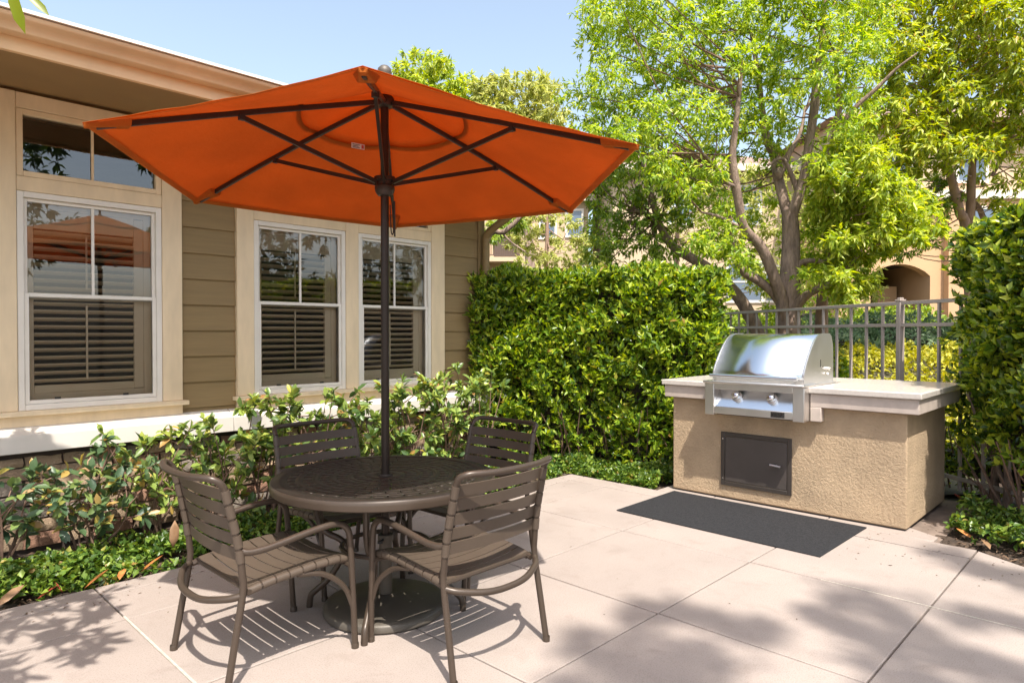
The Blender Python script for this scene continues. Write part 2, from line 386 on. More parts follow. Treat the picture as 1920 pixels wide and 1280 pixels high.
def limbs_mesh(lines, n=8, k=3, jit=.0):
    mb = MB()
    for ln in lines:
        q = smooth_path(ln, k)
        mb.tube([p[:3] for p in q], [max(.004, float(p[3])) for p in q], n)
    return mb
def twigs(mb, clumps, lines, every=1, r=.008):
    """thin twigs from the nearest point of a limb to each clump"""
    pts = np.array([p[:3] for ln in lines for p in smooth_path(ln, 4)])
    for c in clumps[::every]:
        c3 = np.array(c[:3]); dd = np.linalg.norm(pts-c3, axis=1)+.5*np.maximum(0, pts[:, 2]-c3[2]); i = (dd+rng.uniform(0, .9, len(dd))).argmin()
        if dd[i] > 2.4: continue
        a = pts[i]; mid = (a+c3)/2+np.array((0, 0, -.08))*dd[i]+rng.normal(size=3)*.05
        mb.tube(smooth_path([a, mid, c3], 3), [r*1.6, r*1.5, r*1.3, r*1.1, r, r*.8, r*.5], 4)
    return mb
# ---- tree skeletons and crown clumps (world metres: x, y, z, radius)
MAIN_TRUNK = [(8.848,3.508,0.919,0.176), (8.852,3.511,1.341,0.158), (8.857,3.516,1.904,0.148), (8.88,3.5,2.325,0.123), (8.889,3.498,2.747,0.109), (8.877,3.516,3.064,0.098)]
MAIN_LIMBS = [[(8.876,3.515,2.888,0.071), (8.892,3.607,3.254,0.069), (8.916,3.69,3.554,0.066), (8.95,3.763,3.859,0.055), (8.957,3.863,4.096,0.055), (8.985,3.944,4.556,0.043), (9.019,4.022,5.096,0.037),
(9.031,4.121,5.644,0.025)],[(8.774,3.631,3.521,0.059), (8.914,3.632,3.644,0.054), (9.076,3.613,3.855,0.039), (9.29,3.541,4.173,0.024), (9.447,3.53,4.57,0.015)],[(8.885,3.505,2.888,0.071),
(8.863,3.441,3.101,0.071), (8.89,3.331,3.491,0.061), (8.863,3.275,3.82,0.055), (8.86,3.197,4.35,0.057), (8.823,3.153,4.735,0.051), (8.799,3.095,5.115,0.039), (8.76,3.051,5.489,0.028),
(8.723,3.009,5.989,0.017)],[(8.966,3.359,3.404,0.065), (8.929,3.264,3.452,0.058), (8.954,3.108,3.616,0.052), (8.93,3.003,3.782,0.049), (8.881,2.925,4.091,0.042), (8.8,2.881,4.392,0.036),
(8.682,2.876,4.752,0.028), (8.641,2.791,5.103,0.022)],[(8.778,2.915,3.933,0.034), (8.803,2.714,4.19,0.028), (8.873,2.467,4.405,0.024), (8.891,2.272,4.581,0.016),
(8.926,2.059,4.718,0.01)],[(8.775,3.524,1.621,0.076), (8.68,3.529,1.898,0.079), (8.561,3.557,2.1,0.072), (8.425,3.605,2.368,0.071), (8.288,3.651,2.564,0.066), (8.129,3.719,2.69,0.062),
(8.004,3.752,2.813,0.056), (7.909,3.757,3.066,0.055), (7.814,3.761,3.315,0.055), (7.73,3.756,3.624,0.046), (7.7,3.696,3.993,0.035), (7.685,3.624,4.61,0.024)],[(7.809,3.759,3.248,0.024),
(7.634,3.797,3.291,0.022), (7.452,3.844,3.46,0.022), (7.264,3.896,3.574,0.013)],[(8.07,3.769,2.755,0.029), (7.832,3.823,2.814,0.022), (7.593,3.879,2.876,0.019),
(7.336,3.953,2.898,0.013)],[(8.817,3.556,1.798,0.071), (8.631,3.656,2.005,0.059), (8.446,3.753,2.139,0.058), (8.262,3.849,2.237,0.052), (8.128,3.894,2.435,0.037), (8.02,3.914,2.698,0.025),
(7.941,3.905,2.957,0.014)],[(8.834,3.465,1.726,0.071), (8.781,3.335,1.86,0.064), (8.744,3.189,1.969,0.051), (8.797,2.949,2.081,0.039), (8.846,2.717,2.334,0.025),
(8.89,2.491,2.709,0.013)],[(8.89,3.489,2.29,0.041), (8.906,3.331,2.385,0.035), (8.957,3.135,2.374,0.026), (9.018,2.927,2.33,0.014)],[(8.977,3.417,3.239,0.041), (8.734,3.532,3.706,0.024),
(8.489,3.639,3.611,0.018)]]
MAIN_CROWN = [(8.46,4.39,3.42,0.3), (7.94,3.86,5.85,0.31), (8.33,5.12,4.52,0.35), (8.41,4.64,6.34,0.28), (7.13,4.63,4.32,0.31), (9.97,2.95,6.49,0.3), (7.06,4.51,3.9,0.24), (8.47,2.57,5.35,0.31),
(8.78,3.56,4.41,0.36), (7.05,3.91,4.04,0.32), (9.85,3.56,5.37,0.24), (7.84,4.01,4.75,0.35), (8.44,3.47,4.7,0.24), (7.69,4.09,2.52,0.26), (8.89,4.69,4.89,0.31), (8.46,3.56,4.11,0.32),
(7.97,4.24,6.3,0.24), (9.42,4.16,5.77,0.33), (10.0,3.31,6.16,0.23), (7.8,5.44,5.17,0.34), (7.24,4.22,4.84,0.31), (8.67,3.02,3.27,0.3), (7.76,5.78,5.19,0.26), (7.16,5.65,4.71,0.36),
(6.8,4.79,5.15,0.32), (9.61,3.94,6.23,0.34), (9.72,3.16,6.43,0.23), (9.5,2.64,5.17,0.27), (8.84,2.68,5.27,0.27), (7.91,3.66,5.41,0.28), (7.05,5.28,5.71,0.27), (6.21,4.82,3.88,0.36),
(10.21,3.02,4.67,0.32), (9.16,3.29,2.76,0.37), (7.08,4.32,5.51,0.36), (7.98,3.23,5.64,0.23), (7.44,3.49,4.62,0.33), (9.27,3.48,5.83,0.23), (7.89,4.35,5.46,0.28), (9.08,3.35,6.14,0.32),
(9.63,3.56,2.48,0.26), (8.41,4.42,3.98,0.3), (8.26,3.64,5.81,0.33), (7.64,3.94,5.64,0.25), (9.65,3.16,4.73,0.29), (8.14,3.79,4.35,0.28), (8.21,3.6,4.8,0.26), (8.86,2.43,5.51,0.33),
(8.19,4.55,4.96,0.31), (8.28,2.62,4.59,0.37), (7.8,5.39,5.96,0.31), (7.61,5.75,6.53,0.26), (10.02,3.1,4.35,0.29), (9.64,3.22,5.54,0.37), (8.26,5.06,6.71,0.33), (8.56,4.29,5.36,0.33),
(8.79,3.66,5.22,0.24), (7.07,4.54,4.69,0.24), (8.38,5.09,5.92,0.34), (9.1,4.34,4.41,0.3), (6.43,4.38,5.66,0.29), (7.55,4.94,5.34,0.34), (7.26,5.01,4.27,0.28), (8.77,4.36,2.66,0.26),
(7.96,4.78,4.84,0.31), (8.89,4.34,5.78,0.28), (7.22,3.7,3.88,0.28), (7.53,5.52,4.22,0.37), (7.77,4.52,3.53,0.26), (7.8,4.27,5.66,0.34), (8.68,3.57,5.46,0.36), (7.56,4.39,3.98,0.36),
(8.46,2.75,3.75,0.33), (7.76,4.94,6.21,0.31), (6.69,4.1,3.43,0.27), (7.76,3.94,2.76,0.35), (7.12,5.14,4.45,0.27), (6.51,4.74,4.79,0.24), (8.28,3.8,6.23,0.24), (8.34,3.53,6.1,0.31),
(7.1,4.38,4.98,0.24), (8.91,3.8,3.9,0.35), (8.38,3.95,4.72,0.33), (6.64,5.11,5.3,0.31), (8.04,2.69,3.4,0.3), (9.57,3.64,4.94,0.3), (7.79,4.19,5.07,0.3), (8.01,4.12,5.59,0.33), (8.64,4.31,4.59,0.29),
(7.59,4.91,5.73,0.36), (7.75,5.53,6.35,0.23), (9.71,3.52,5.65,0.33), (10.35,2.88,5.84,0.36), (8.24,2.54,4.81,0.35), (8.23,4.1,3.07,0.24), (8.54,3.73,4.65,0.32), (7.53,5.14,4.71,0.3),
(9.43,3.42,6.55,0.31), (8.96,2.7,4.57,0.37), (8.57,4.38,3.74,0.35), (7.44,5.0,3.92,0.29), (9.03,3.49,5.22,0.31), (7.45,4.19,3.64,0.24), (8.96,3.06,2.97,0.25), (9.69,2.82,5.03,0.31),
(8.96,2.43,5.84,0.24), (8.24,4.38,3.07,0.35), (7.78,3.65,2.3,0.24), (8.38,4.56,3.65,0.28), (8.29,3.26,5.99,0.24), (7.54,4.3,6.12,0.34), (8.09,2.78,4.42,0.34), (8.63,3.0,5.38,0.32),
(8.63,4.29,6.53,0.28), (7.14,4.19,4.24,0.33), (7.41,4.26,4.57,0.23), (8.26,3.79,5.34,0.24), (8.86,3.98,5.86,0.27), (10.04,3.23,5.92,0.33), (8.5,4.94,4.64,0.26), (7.16,4.24,3.79,0.3),
(7.5,4.6,5.38,0.31), (6.41,4.4,3.7,0.25), (8.29,2.84,5.44,0.29), (7.29,3.75,3.35,0.24), (6.69,4.43,5.85,0.29), (8.54,2.55,4.94,0.24), (9.02,4.42,4.83,0.25), (7.69,5.67,6.72,0.24),
(6.27,4.68,5.23,0.36), (9.34,3.59,4.89,0.31), (8.3,3.42,5.02,0.24), (7.15,4.14,5.28,0.24), (8.31,2.66,4.46,0.34), (9.43,3.39,2.52,0.32), (7.91,4.51,6.36,0.28), (8.31,3.32,4.34,0.24),
(8.35,4.22,3.15,0.28), (10.03,3.37,5.47,0.28), (8.72,4.82,3.88,0.31), (7.7,4.06,5.97,0.37), (8.38,4.57,5.22,0.32), (7.42,4.65,4.95,0.33), (8.25,2.54,3.86,0.33), (6.6,4.2,4.05,0.25),
(7.4,5.37,5.62,0.27), (6.95,5.49,4.57,0.37), (8.18,3.69,4.02,0.32), (8.55,3.69,6.29,0.27), (6.82,4.2,3.33,0.31), (6.7,5.11,5.06,0.26), (8.36,2.69,5.82,0.34), (8.07,2.8,4.94,0.33),
(7.84,4.0,5.16,0.36), (7.66,3.67,4.71,0.29), (7.5,4.02,4.24,0.33), (7.77,4.72,6.16,0.27), (8.71,4.08,4.44,0.25), (6.94,4.04,4.81,0.31), (6.98,4.57,5.66,0.35), (7.15,4.87,5.34,0.31),
(9.49,3.9,5.12,0.35), (8.39,3.13,5.9,0.29), (8.07,3.84,6.08,0.33), (9.45,3.93,4.19,0.31), (8.67,3.47,6.04,0.28), (7.77,5.34,4.72,0.35), (8.46,3.13,2.19,0.24), (8.09,5.48,5.52,0.26),
(10.38,3.07,6.15,0.27), (8.45,3.55,5.58,0.28), (8.93,4.62,4.14,0.23), (9.35,3.14,3.66,0.24), (9.3,2.55,6.0,0.26), (8.74,3.32,5.5,0.27), (8.32,4.04,5.78,0.35), (8.64,3.16,4.98,0.37),
(7.64,3.71,2.5,0.3), (9.14,3.27,2.8,0.26), (9.18,3.16,3.04,0.3), (7.36,5.4,4.57,0.35), (9.24,3.9,4.4,0.34), (8.03,2.79,4.43,0.33), (7.9,5.25,5.03,0.36), (8.36,2.85,5.73,0.31), (10.53,2.94,5.42,0.35),
(8.48,4.56,3.32,0.34), (8.33,4.66,6.24,0.37), (8.29,3.52,5.75,0.24), (6.95,3.79,2.48,0.24), (8.94,3.97,4.87,0.37), (7.59,4.09,4.62,0.24), (6.62,4.64,5.4,0.31), (7.54,3.91,5.4,0.3),
(6.91,5.43,4.29,0.36), (7.15,3.91,5.1,0.33), (9.97,3.13,4.07,0.37), (7.75,3.96,5.73,0.3), (6.7,4.71,5.75,0.24), (6.25,4.55,4.41,0.32), (8.13,3.17,5.48,0.28), (7.95,4.4,3.96,0.34),
(6.67,4.24,3.84,0.32), (9.06,3.08,3.29,0.32), (8.96,4.21,2.39,0.37), (7.26,5.44,4.21,0.27), (10.0,3.03,6.27,0.23), (8.1,3.62,4.91,0.32), (7.56,4.67,5.74,0.34), (9.06,2.72,4.4,0.34),
(7.01,4.7,4.14,0.32), (7.76,4.04,2.78,0.25), (6.95,4.53,5.32,0.28), (6.52,4.92,5.68,0.27), (7.69,3.89,4.06,0.25), (9.14,3.9,5.66,0.28), (7.6,3.42,5.61,0.35), (7.87,4.91,4.84,0.26),
(7.93,5.04,4.03,0.33), (8.19,2.69,4.16,0.3), (9.62,2.98,5.17,0.27), (6.91,3.93,3.18,0.31), (9.71,2.68,5.45,0.26), (9.82,2.7,5.95,0.36), (10.29,3.89,4.45,0.27), (9.6,4.26,3.14,0.26),
(9.8,4.64,3.59,0.26), (9.71,4.04,3.42,0.25), (10.19,3.63,4.05,0.26), (9.98,3.51,3.56,0.31), (9.46,3.97,2.15,0.31), (9.34,4.11,4.05,0.24), (10.48,4.01,2.05,0.24), (9.7,4.81,3.27,0.27),
(9.19,4.29,2.67,0.28), (9.98,3.48,4.76,0.21), (9.16,4.44,3.97,0.22), (10.13,4.01,2.7,0.24), (10.68,3.91,3.39,0.29), (11.03,3.56,4.67,0.23), (10.14,3.8,2.39,0.21), (9.63,3.89,3.86,0.23),
(9.91,4.61,4.54,0.26), (9.6,4.37,2.33,0.29), (9.44,4.17,3.68,0.31), (9.97,4.01,3.08,0.27), (9.86,3.61,2.86,0.28), (10.29,4.34,1.82,0.24)]
SMALL_TRUNK = [(9.963,3.508,0.948,0.1), (9.781,3.418,1.484,0.09), (9.587,3.338,1.924,0.074), (9.413,3.239,2.345,0.05), (9.266,3.11,2.747,0.032), (9.13,2.967,2.993,0.021)]
SMALL_CROWN = [(8.93,2.9,3.4,0.2), (9.02,2.66,2.04,0.24), (8.88,2.78,3.65,0.25), (8.5,2.78,1.98,0.19), (9.21,2.43,3.25,0.21), (8.63,2.33,2.68,0.2), (8.74,2.64,3.21,0.24), (9.98,2.18,3.06,0.18),
(9.02,2.99,2.38,0.28), (9.31,2.88,2.8,0.27), (8.94,2.16,2.9,0.27), (9.07,2.63,2.46,0.25), (9.23,2.14,2.73,0.27), (8.92,2.62,3.01,0.2), (8.39,2.77,2.55,0.27), (8.74,2.89,2.85,0.24),
(8.87,3.08,3.08,0.27), (8.47,2.42,3.5,0.25), (8.55,2.92,3.53,0.21), (9.74,2.43,2.67,0.26), (8.72,2.34,2.93,0.21), (9.39,2.28,3.26,0.26), (8.59,2.35,3.32,0.21), (8.49,2.95,3.24,0.3),
(8.78,2.78,3.02,0.18), (8.89,2.7,2.24,0.29), (8.97,3.08,2.18,0.3), (8.35,2.74,2.12,0.2), (8.63,3.0,3.02,0.28), (9.05,2.71,2.44,0.22), (8.35,2.66,3.63,0.21), (9.18,2.28,3.03,0.29),
(9.42,2.78,3.48,0.27), (8.5,2.73,1.9,0.22), (9.19,2.61,3.67,0.24), (9.28,2.4,2.82,0.21), (8.8,2.68,2.08,0.22), (8.16,2.77,3.25,0.19), (8.82,2.63,3.01,0.26), (8.99,2.94,2.42,0.27),
(8.76,2.25,3.2,0.19), (8.48,2.38,3.08,0.2), (9.28,2.43,2.58,0.25), (8.9,2.84,2.8,0.25), (8.98,2.48,2.94,0.22), (9.03,2.87,3.55,0.22), (9.16,1.96,2.74,0.3), (8.16,2.84,3.45,0.23), (8.54,2.56,2.59,0.2),
(9.96,2.23,3.18,0.19), (8.83,2.06,2.58,0.2), (8.62,2.71,3.17,0.29), (9.04,2.52,2.71,0.18), (9.6,2.63,3.53,0.21), (9.33,2.21,2.86,0.23)]
RIGHT_TRUNK = [[(13.826,2.273,2.043,0.092), (13.55,2.372,3.124,0.082), (13.308,2.422,3.461,0.076), (13.08,2.458,3.79,0.071), (12.854,2.492,4.109,0.057), (12.571,2.588,4.677,0.052), (12.291,2.681,5.229,0.034),
(12.019,2.774,6.185,0.021)],[(13.758,2.361,3.053,0.074), (13.537,2.313,3.657,0.072), (13.314,2.263,4.062,0.062), (13.107,2.194,4.363,0.048), (13.009,2.018,4.908,0.051),
(12.892,1.868,5.85,0.029)],[(12.635,2.541,4.595,0.06), (12.279,2.677,5.014,0.051), (12.234,2.487,5.167,0.038), (12.081,2.408,5.355,0.021)],[(13.426,2.003,4.038,0.031), (13.522,1.771,4.624,0.039),
(13.433,1.728,5.113,0.026)]]
RIGHT_CROWN = [(10.5,2.62,5.55,0.3), (12.35,2.07,5.71,0.26), (11.51,1.44,5.55,0.38), (12.3,1.57,6.97,0.27), (11.77,2.17,5.9,0.4), (10.61,2.63,5.15,0.41), (11.51,2.56,6.08,0.3), (14.3,1.24,6.82,0.39),
(12.16,3.15,4.52,0.36), (12.52,1.48,5.18,0.28), (11.23,2.41,4.35,0.41), (12.57,2.59,6.08,0.34), (13.83,1.72,7.04,0.36), (11.26,2.35,5.29,0.28), (12.23,2.96,5.37,0.32), (13.32,1.29,5.55,0.4),
(12.22,2.01,6.29,0.38), (11.94,2.23,4.14,0.36), (11.29,3.03,4.72,0.3), (13.02,1.99,6.86,0.35), (14.23,1.42,5.36,0.29), (11.9,1.62,5.48,0.39), (11.01,2.96,6.25,0.38), (12.27,1.32,5.96,0.32),
(11.69,1.82,6.74,0.41), (11.65,2.53,6.51,0.29), (12.54,2.52,5.04,0.29), (11.57,3.06,5.77,0.4), (12.34,2.29,6.53,0.27), (12.95,1.26,7.01,0.41), (11.59,2.5,6.84,0.29), (11.66,2.43,5.1,0.28),
(11.06,2.68,6.29,0.34), (11.89,3.38,4.66,0.34), (13.32,1.53,4.78,0.29), (11.16,1.84,4.0,0.34), (11.97,1.93,4.94,0.41), (13.4,2.07,6.35,0.37), (12.73,2.31,4.65,0.3), (12.3,2.33,7.04,0.26),
(11.66,3.35,5.12,0.29), (10.96,2.91,5.05,0.34), (12.49,2.93,4.2,0.41), (14.01,1.21,4.94,0.3), (12.88,1.88,4.75,0.32), (12.78,1.76,5.14,0.26), (11.49,2.01,6.39,0.28), (11.96,2.84,7.28,0.26),
(11.42,1.6,5.84,0.33), (14.15,1.4,6.25,0.38), (14.02,1.19,7.15,0.38), (11.36,2.11,5.0,0.34), (11.62,3.05,6.92,0.27), (11.06,2.55,5.44,0.39), (12.9,2.74,4.36,0.37), (10.98,2.47,4.68,0.27),
(11.56,3.04,7.24,0.37), (11.81,2.81,4.48,0.4), (12.69,2.11,5.46,0.35), (13.43,1.94,4.54,0.32), (12.04,1.76,5.32,0.33), (12.16,1.23,6.35,0.26), (12.45,1.42,5.56,0.32), (12.76,2.27,7.45,0.28),
(13.0,2.17,4.9,0.29), (13.31,1.54,7.12,0.35), (10.96,3.03,5.96,0.28), (12.33,1.44,4.82,0.33), (12.76,1.11,5.95,0.37), (12.88,1.73,6.98,0.27), (11.28,2.92,4.0,0.4), (11.84,2.89,4.8,0.37),
(12.13,2.27,5.54,0.27), (12.02,1.1,5.33,0.28), (10.78,2.78,5.27,0.29), (12.98,1.46,5.06,0.27), (13.54,1.28,5.14,0.34), (13.06,2.54,4.38,0.38), (11.79,2.44,5.87,0.29), (11.18,2.05,5.92,0.31),
(11.74,2.41,6.39,0.28), (10.23,2.77,5.88,0.39), (10.43,2.89,4.62,0.36), (12.32,2.95,7.48,0.34), (11.7,1.85,4.78,0.35), (12.02,1.63,5.11,0.35), (12.45,2.76,6.99,0.29), (11.25,1.73,5.83,0.31),
(11.91,3.01,6.82,0.27), (10.22,2.81,3.94,0.38), (11.61,1.37,6.62,0.37), (11.69,1.46,5.25,0.35), (11.64,2.76,6.41,0.36), (11.9,1.2,5.98,0.4), (11.17,2.08,6.28,0.34), (11.62,1.99,5.08,0.29),
(10.82,2.38,4.36,0.29), (12.7,2.56,7.29,0.26), (12.09,2.7,5.48,0.38), (13.26,1.15,5.43,0.35), (11.14,2.08,4.77,0.37), (12.84,1.93,4.5,0.32), (12.56,1.94,6.8,0.33), (12.62,2.91,4.34,0.42),
(11.58,1.46,5.89,0.32), (13.12,2.16,6.12,0.32), (11.69,3.03,7.11,0.29), (11.98,1.74,5.55,0.32), (14.36,1.27,7.18,0.35), (11.63,2.65,6.06,0.28), (11.03,2.57,5.54,0.31), (12.51,2.18,4.55,0.32),
(13.04,1.44,6.82,0.32), (13.26,1.31,4.74,0.39), (12.43,1.6,6.73,0.3), (11.75,1.65,6.72,0.27), (11.57,2.86,5.2,0.32), (13.49,2.19,7.56,0.35), (13.67,1.51,6.18,0.37), (12.4,2.82,5.13,0.4),
(10.7,2.69,4.62,0.34), (11.9,3.1,6.12,0.37), (11.07,2.68,4.34,0.32), (13.17,2.01,5.66,0.29), (11.08,2.15,5.22,0.42), (12.35,2.39,4.74,0.34), (13.11,1.71,4.81,0.27), (13.83,1.8,6.36,0.42),
(11.6,3.22,6.9,0.34), (13.47,1.19,6.12,0.37), (10.83,2.92,4.35,0.36), (12.49,3.15,4.16,0.36), (12.22,3.45,7.67,0.34), (11.68,2.03,4.63,0.29), (13.61,1.26,7.34,0.37), (11.79,2.01,4.08,0.42),
(12.52,1.38,5.25,0.39), (11.44,2.11,5.66,0.29), (11.54,2.13,6.89,0.3), (10.78,2.27,4.08,0.27), (11.56,1.96,6.22,0.29), (12.59,2.73,7.56,0.39), (12.48,1.69,4.94,0.35), (12.61,2.62,5.34,0.31),
(12.0,1.66,6.34,0.38), (14.16,1.21,4.59,0.28), (13.64,1.76,3.94,0.33), (14.43,1.6,4.46,0.35), (14.49,1.55,3.59,0.25), (13.77,1.99,3.59,0.27), (13.24,1.95,4.35,0.31), (14.93,1.62,4.12,0.3),
(14.47,1.25,3.52,0.32), (14.06,1.24,3.82,0.23), (14.04,2.16,4.13,0.33), (14.32,1.83,4.72,0.31), (15.25,1.34,4.46,0.26), (14.46,1.57,4.83,0.33), (14.17,1.79,3.43,0.21)]
DARK_TRUNK = [[(9.647,4.12,0.859,0.102), (9.569,4.208,1.329,0.102), (9.464,4.324,1.72,0.094), (9.303,4.496,2.073,0.086), (9.061,4.751,2.386,0.078), (8.844,4.978,2.582,0.07), (8.709,5.119,2.699,0.063),
(8.602,5.233,2.895,0.055), (8.523,5.32,3.208,0.047), (8.482,5.367,3.443,0.047), (8.419,5.438,3.756,0.039), (8.395,5.469,4.147,0.027), (8.372,5.501,4.617,0.016)],[(8.544,5.297,3.09,0.035),
(8.355,5.35,3.19,0.027), (8.136,5.432,3.21,0.019)]]
DARK_CROWN = [(8.32,5.32,3.88,0.37), (8.15,5.51,3.14,0.37), (8.48,5.17,3.48,0.32), (7.98,5.49,3.48,0.27), (7.82,5.6,2.62,0.3), (8.8,5.6,2.58,0.35), (8.41,5.08,3.04,0.37), (8.55,5.9,3.98,0.32), (8.5,6.38,3.4,0.28),
(9.11,5.24,3.49,0.35), (8.84,6.01,4.35,0.28), (8.6,5.58,3.4,0.26), (7.97,5.82,3.79,0.33), (8.66,5.69,2.92,0.28), (8.3,6.27,3.7,0.25), (8.98,5.38,2.74,0.35), (8.93,5.35,3.92,0.36),
(8.09,5.79,3.08,0.26), (8.2,6.16,2.95,0.3), (8.87,5.73,3.76,0.29), (8.94,5.43,2.99,0.32), (8.69,6.21,4.08,0.25), (8.84,5.21,3.56,0.27), (8.12,5.21,3.62,0.31), (8.36,5.79,3.46,0.33),
(9.03,5.78,3.19,0.31), (8.35,5.94,2.78,0.24), (9.11,5.16,3.21,0.25), (8.1,5.21,2.62,0.29), (8.23,6.16,3.56,0.35), (8.87,5.8,4.24,0.34), (8.13,5.49,2.84,0.34), (8.67,5.62,3.45,0.34),
(8.5,6.28,3.13,0.33), (8.46,5.12,3.2,0.24), (8.5,5.86,3.21,0.26), (9.34,5.62,4.07,0.23), (7.88,5.93,2.7,0.31), (8.28,6.09,2.49,0.36), (8.32,5.05,2.62,0.26), (7.94,6.0,3.76,0.28), (8.9,6.0,4.03,0.36),
(8.5,5.89,4.22,0.24)]
OVER_CROWN = [(12.76,3.72,3.21,0.2), (13.03,2.71,3.51,0.31), (14.18,3.1,3.14,0.28), (13.93,3.41,3.65,0.33), (12.99,3.63,4.12,0.27), (13.23,3.99,4.09,0.22), (13.74,3.48,3.28,0.32), (13.95,2.94,4.14,0.21),
(13.35,3.61,3.42,0.26), (12.43,3.79,3.43,0.27), (13.51,3.48,3.9,0.34), (13.5,3.31,4.18,0.34), (14.0,3.19,3.91,0.22), (12.92,3.51,2.92,0.21), (13.0,3.69,3.7,0.27), (13.16,2.58,3.77,0.3),
(13.05,3.24,2.88,0.31), (13.69,3.07,3.42,0.24), (13.74,2.82,3.28,0.25), (13.24,2.54,4.07,0.27)]
BG_A = [(12.82,17.22,7.04,0.56), (12.76,15.56,9.51,0.47), (13.47,18.0,8.25,0.53), (12.5,15.9,8.79,0.52), (13.79,15.31,8.09,0.58), (12.94,15.37,7.66,0.65), (14.12,16.76,9.85,0.64), (12.73,15.76,8.1,0.58),
(12.49,18.12,7.22,0.61), (13.24,17.44,8.74,0.62), (14.28,16.68,8.7,0.54), (13.27,14.9,6.74,0.6), (13.88,16.98,7.56,0.43), (12.23,17.29,7.66,0.56), (13.72,14.59,7.22,0.61), (13.26,17.85,9.99,0.53),
(13.26,18.27,8.86,0.45), (13.85,16.24,9.1,0.44), (12.97,16.33,7.81,0.47), (15.1,16.07,8.37,0.53), (13.74,14.71,6.68,0.46), (12.89,16.48,6.87,0.52), (13.49,15.5,7.39,0.49), (14.7,16.02,8.99,0.46),
(13.24,18.04,9.42,0.68), (13.76,16.39,6.98,0.55), (14.0,15.74,9.22,0.56), (12.55,16.13,9.45,0.65), (13.12,17.08,7.53,0.61), (13.3,17.94,10.08,0.48), (13.16,17.82,8.23,0.5), (13.27,16.49,7.24,0.63),
(13.34,16.94,8.24,0.42), (12.77,16.07,9.06,0.43), (13.61,17.69,9.18,0.63), (12.1,16.46,8.46,0.44), (13.81,16.94,7.99,0.52), (14.33,15.98,9.27,0.49), (14.84,16.57,8.59,0.52), (14.0,16.61,8.31,0.42),
(13.82,15.8,7.42,0.59), (14.13,16.68,10.1,0.55), (14.23,17.14,9.22,0.55), (12.19,17.6,7.38,0.43), (12.04,16.57,6.97,0.51), (13.17,16.85,10.04,0.68), (12.2,15.97,6.81,0.46), (13.61,15.27,6.82,0.57),
(13.71,15.87,8.48,0.55), (14.74,15.84,7.62,0.67), (13.83,14.7,7.84,0.49), (13.2,16.99,7.76,0.46), (12.72,18.44,7.14,0.47), (13.47,15.73,9.02,0.65), (14.49,15.74,8.85,0.52), (13.46,15.81,6.79,0.55),
(14.96,15.98,7.21,0.5), (13.52,17.97,9.67,0.6), (12.55,17.78,7.96,0.45)]
BG_B = [(14.26,14.17,6.98,0.47), (15.24,14.02,8.42,0.51), (15.11,13.77,6.25,0.52), (14.1,14.64,8.11,0.49), (14.15,12.85,6.87,0.59), (14.52,12.36,7.64,0.46), (15.97,13.97,9.02,0.45), (14.72,12.62,7.1,0.51),
(14.46,13.8,7.22,0.45), (14.94,14.06,6.76,0.39), (14.8,15.01,7.74,0.57), (13.29,13.91,8.29,0.58), (14.37,14.07,6.28,0.41), (15.51,13.7,6.66,0.48), (15.43,14.36,9.0,0.53), (13.58,13.44,7.73,0.57),
(15.42,13.34,6.1,0.45), (15.46,13.87,7.98,0.41), (14.85,14.0,7.91,0.6), (15.56,13.18,6.84,0.39), (14.39,14.96,7.22,0.43), (14.18,14.0,8.77,0.42), (14.05,14.54,6.62,0.41), (14.52,15.43,7.95,0.53),
(14.85,15.14,6.32,0.57), (14.32,12.87,8.68,0.57), (14.09,13.6,8.64,0.55), (15.5,13.94,6.22,0.48), (13.8,14.11,6.4,0.61), (15.0,12.84,6.95,0.61), (15.7,13.4,6.28,0.4), (15.89,14.17,7.16,0.62),
(14.54,13.33,7.1,0.51), (15.29,12.81,7.54,0.5), (13.34,13.94,8.48,0.48), (14.7,14.14,7.3,0.51), (14.29,14.52,7.97,0.61), (14.22,13.78,6.09,0.6), (14.47,13.27,7.71,0.43), (14.66,14.07,8.32,0.4),
(13.72,13.38,7.42,0.4), (14.77,13.5,8.8,0.54), (13.29,13.86,6.98,0.4), (14.29,12.42,7.94,0.62), (14.72,14.03,6.78,0.55), (13.46,13.55,8.06,0.5), (15.02,13.2,7.7,0.52), (14.31,14.36,7.04,0.61),
(13.1,13.82,7.85,0.55), (13.72,14.58,7.74,0.48), (15.23,13.3,8.87,0.41), (14.86,12.5,6.42,0.38), (15.34,14.0,8.6,0.42), (13.51,13.56,8.73,0.52), (14.56,14.82,6.18,0.42), (14.99,13.8,6.5,0.42)]
